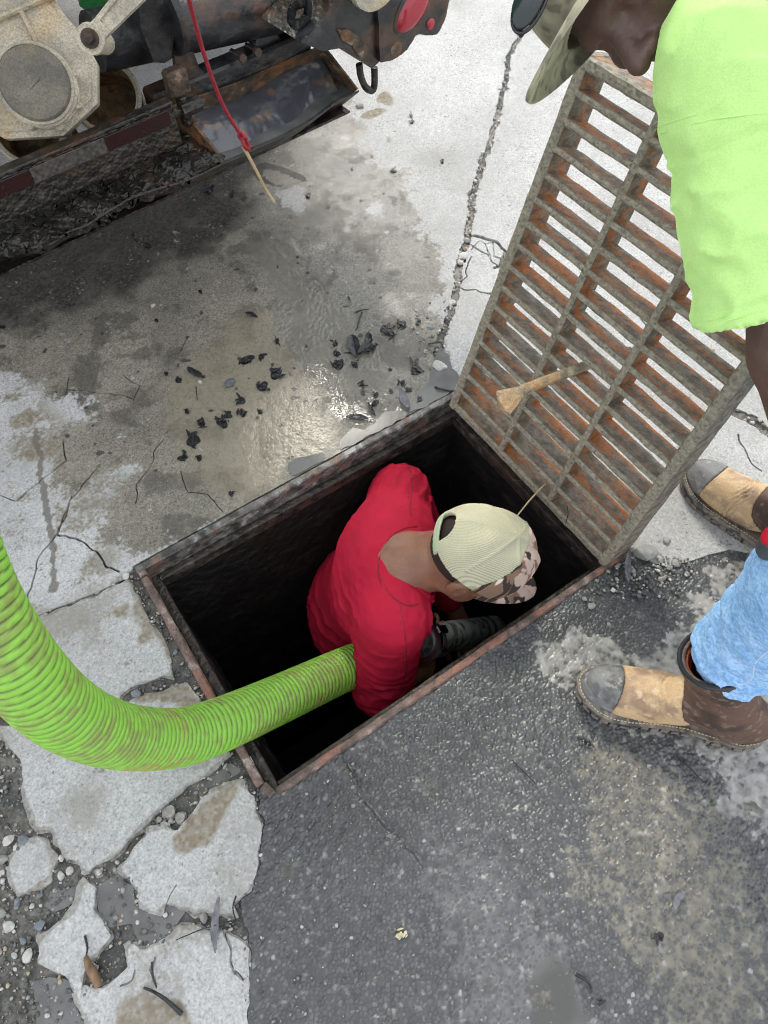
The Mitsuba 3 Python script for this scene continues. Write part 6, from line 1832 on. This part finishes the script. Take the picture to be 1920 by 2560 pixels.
solo("leaf", leaf(915, 880, 44, 18, 150, 0.010, 0.5, 12), "black_wet", "black leaf folded below the two upright leaves in the slurry", "leaf", smooth=40)
solo("leaf", leaf(892, 1047, 56, 13, 4, 0.004, 0.4, 3), "black_wet", "long flat black leaf lying just above the puddle at the frame", "leaf", smooth=40)
solo("leaf", leaf(1011, 1004, 22, 52, 165, 0.005, 0.4, 4), "grey_leaf", "grey-black leaf at the edge of the puddle", "leaf", smooth=40)
solo("leaf", leaf(929, 1027, 40, 8, 62, 0.004, 0.4, 5), "black_wet", "thin dark leaf slanting beside the slurry", "leaf", smooth=40)
solo("leaf", leaf(575, 961, 24, 24, 30, 0.004, 0.3, 6), "grey_leaf", "round dark leaf on the muddy concrete", "leaf", smooth=40)
solo("leaf", leaf(489, 936, 50, 14, 32, 0.004, 0.4, 7), "black_wet", "long black leaf scrap at the upper left of the mud", "leaf", smooth=40)
solo("leaf", leaf(630, 791, 34, 9, 22, 0.004, 0.4, 8), "black_wet", "short straight black strip above the mud", "leaf", smooth=40)
solo("leaf", leaf(543, 2310, 144, 19, 94, 0.006, 0.5, 9), "grey_leaf", "long pointed grey leaf on the broken slab at the lower left", "leaf", smooth=40)
solo("leaf", leaf(1692, 2250, 56, 20, 118, 0.006, 0.4, 10), "grey_leaf", "dark pointed leaf on the asphalt at the lower right", "leaf", smooth=40)
solo("leaf", leaf(1463, 1858, 50, 10, 30, 0.006, 0.4, 11), "black_wet", "thin black leaf strip on the asphalt below the boot's toe", "leaf", smooth=40)
solo("strap_strip", leaf(1567, 1422, 84, 15, 92, 0.010, 0.5, 14), "grey_leaf", "flat black strip standing out by the corner of the grate", "strip", smooth=40)
for i, (pts, r0, r1, mt, lb) in enumerate((
    ([(455, 2535), (415, 2500), (380, 2478), (360, 2470)], 0.004, 0.002, "black_wet", "dark crooked twig across the slab at the lower left"),
    ([(490, 967), (493, 1000)], 0.0018, 0.001, "black_wet", "short thin black twig in the tan mud"),
    ([(888, 781), (905, 775), (924, 772)], 0.0022, 0.0012, "black_wet", "thin black twig at the top of the slurry"),
    ([(905, 782), (898, 800), (893, 820), (888, 826)], 0.0028, 0.0015, "black_wet", "black forked twig standing above the black leaves"),
    ([(870, 742), (876, 752)], 0.0022, 0.0012, "black_wet", "tiny black twig above the slurry"),
    ([(1070, 860), (1100, 856), (1106, 866)], 0.0022, 0.0012, "black_wet", "thin black twig by the end of the crack"),
    ([(1088, 968), (1100, 972), (1132, 978)], 0.0030, 0.002, "black_wet", "wet twig floating in the puddle by the grate"),
    ([(600, 2296), (560, 2308), (500, 2325), (440, 2350)], 0.0016, 0.0008, "black_wet", "long thin black root across the gap in the slabs"),
    ([(590, 2240), (582, 2270), (590, 2300)], 0.0016, 0.001, "black_wet", "thin black root at the slab corner beside the asphalt"),
    ([(212, 2340), (218, 2370), (212, 2410)], 0.0024, 0.0012, "black_wet", "dark twig beside the brown stick"),
    ([(380, 2405), (382, 2440), (392, 2470)], 0.0024, 0.0012, "black_wet", "short dark twig in the slab crack at the bottom"),
    ([(1700, 1895), (1730, 1925), (1758, 1955)], 0.0022, 0.0012, "black_wet", "thin dark twig below the near boot's heel"),
    ([(1440, 2435), (1470, 2455), (1480, 2480)], 0.003, 0.002, "black_wet", "dark twig lying in the puddle at the bottom"),
    ([(1494, 2510), (1512, 2498)], 0.004, 0.003, "black_wet", "short black stub beside the bottom puddle"),
    ([(1280, 1900), (1345, 1965)], 0.0013, 0.0008, "black_wet", "hair-thin dark twig on the asphalt"))):
    solo("twig", twig(pts, r0, r1), mt, lb, "twig", smooth=40)
bs = [at(214, 2392, 0.010), at(222, 2415, 0.012), at(236, 2440, 0.011), at(247, 2468, 0.008)]
solo("wood_stick", tube(spline(bs, 20), np.interp(np.linspace(0, 1, 20), [0, 0.5, 1], [0.004, 0.0085, 0.006]), 10), "brown_wood", "short brown splinter of wood on the slab at the lower left", "stick", smooth=40)
solo("shell_disc", clump(1003, 2340, 17, 900), "shell", "round pale yellow crust on the dark asphalt", "crust", smooth=40)
solo("asphalt_crumb", clump(1648, 2343, 13, 901), "black_wet", "black tar crumb on the asphalt at the lower right", "crumb", smooth=40)
solo("asphalt_lump", stone(at(1612, 1382, 0.010), 0.030, 902, 0.5), "stone_grey", "largest dark lump of broken asphalt at the corner of the grate", "lump", smooth=35)

# tool hooked through the grate, twigs caught in it
def on_grate(u, v, c=0.0):
    d = ray(u, v)
    t = ((gp(0, 0, c) - CAM) @ GC) / (d @ GC)
    return CAM + d * t, t


hb, ht = on_grate(1440, 922, 0.012)
mud_col = rust_col((0.44, 0.37, 0.25), (0.20, 0.165, 0.12), (0.38, 0.23, 0.11), (0.56, 0.49, 0.36), 0.8)
metal("muddy_bar", mud_col, 0.7, 0.003, 150)
p0, p1, p2 = hb + GC * 0.03, deep(1315, 972, ht - 0.07), deep(1252, 1012, ht - 0.105)
wd = unit(deep(1275, 1036, ht - 0.1) - deep(1232, 990, ht - 0.1))
d0 = unit(p1 - p0)
nn_ = unit(np.cross(d0, wd))
hw = np.cross(nn_, d0)
secs = [(p0 + (p0 - p1) * 0.3, 0.0105, 0.0085), (p0, 0.0105, 0.0085), (p1, 0.0105, 0.0085), (p1 + (p2 - p1) * 0.22, 0.012, 0.0085), (p1 + (p2 - p1) * 0.55, 0.020, 0.008), (p1 + (p2 - p1) * 0.88, 0.0275, 0.0065), (p1 + (p2 - p1) * 0.97, 0.0235, 0.005), (p2, 0.014, 0.003)]
pc = spline([np.concatenate([c, [a, b]]) for c, a, b in secs], 40)
v_ = []
for row in pc:
    for k in range(10):
        a = 2 * math.pi * k / 10
        ca, sa = math.cos(a), math.sin(a)
        v_.append(row[:3] + hw * row[3] * np.sign(ca) * abs(ca) ** 0.6 + nn_ * row[4] * np.sign(sa) * abs(sa) ** 0.6)
f_ = []
for i in range(39):
    for k in range(10):
        a, b = i * 10 + k, i * 10 + (k + 1) % 10
        f_ += [[a, b, b + 10], [a, b + 10, a + 10]]
for e in (0, 39):
    f_ += [[e * 10, e * 10 + k, e * 10 + k + 1] for k in range(1, 9)]
tm = trimesh.Trimesh(np.array(v_), np.array(f_), process=False); tm.fix_normals()
tm.vertices += 0.0016 * (np.stack([meshkit.fbm(tm.vertices / 0.012, 2, s) for s in (1, 2, 3)], 1) - 0.5)
solo("pry_bar", tm, "muddy_bar", "muddy bar with a flared flat end stuck through the grate", "bar", smooth=40)
g0, tg = on_grate(1363, 1211, 0.01)
solo("twig", tube(spline([g0 + GC * 0.03, g0, deep(1325, 1250, tg - 0.02), deep(1288, 1296, tg - 0.03)], 16), np.linspace(0.0022, 0.0016, 16), 7), "pale_wood", "thin pale straight twig poking out from the bottom of the grate", "twig", smooth=40)
g1, tg1 = on_grate(1300, 1202, -0.004)
solo("twig", tube(spline([deep(1278, 1200, tg1), deep(1320, 1204, tg1 - 0.005), deep(1366, 1206, tg1)], 16), np.linspace(0.0012, 0.0018, 16), 7), "black_wet", "thin dark twig lying level on the grate's bottom rail", "twig", smooth=40)
solo("twig", tube(spline([deep(1418, 1265, tg1 - 0.16), deep(1420, 1285, tg1 - 0.16), deep(1414, 1308, tg1 - 0.165)], 12), np.linspace(0.0012, 0.0012, 12), 7), "black_wet", "small dark twig standing in the bottom bay of the grate", "twig", smooth=40)


# every scrap and pebble gets a label of its own: by its corner of the patch, then by its order from the left
short = {}
for key_, at_ in SPOT.items():
    short.setdefault(labels[key_]["label"], []).append((key_, at_))
for text, items_ in short.items():
    if len(items_) < 2:
        continue
    us, vs = np.array([q[1][0] for q in items_]), np.array([q[1][1] for q in items_])
    cu, cv = np.quantile(us, [1 / 3, 2 / 3]), np.quantile(vs, [1 / 3, 2 / 3])
    zones = {}
    for key_, (u, v, r) in items_:
        zn = (("upper", "middle", "lower")[int(np.searchsorted(cv, v))], ("left", "centre", "right")[int(np.searchsorted(cu, u))])
        zones.setdefault(" ".join(zn), []).append((u, key_, r))
    for zn, ms_ in zones.items():
        ms_.sort()
        for i_, (u, key_, r) in enumerate(ms_):
            order = "" if len(ms_) == 1 else (", left one" if i_ == 0 else ", right one") if len(ms_) == 2 else ", " + ("first", "second", "third", "fourth", "fifth", "sixth", "seventh", "eighth")[i_] + " from left"
            base_ = text.replace("small ", "").replace("clump of black wet leaf scraps", "black wet leaf clump").replace("corner of the drain", "drain corner").replace("in the dark gravel at the lower left", "in the dark lower-left gravel")
            labels[key_]["label"] = f"{base_}, {zn}{order}"
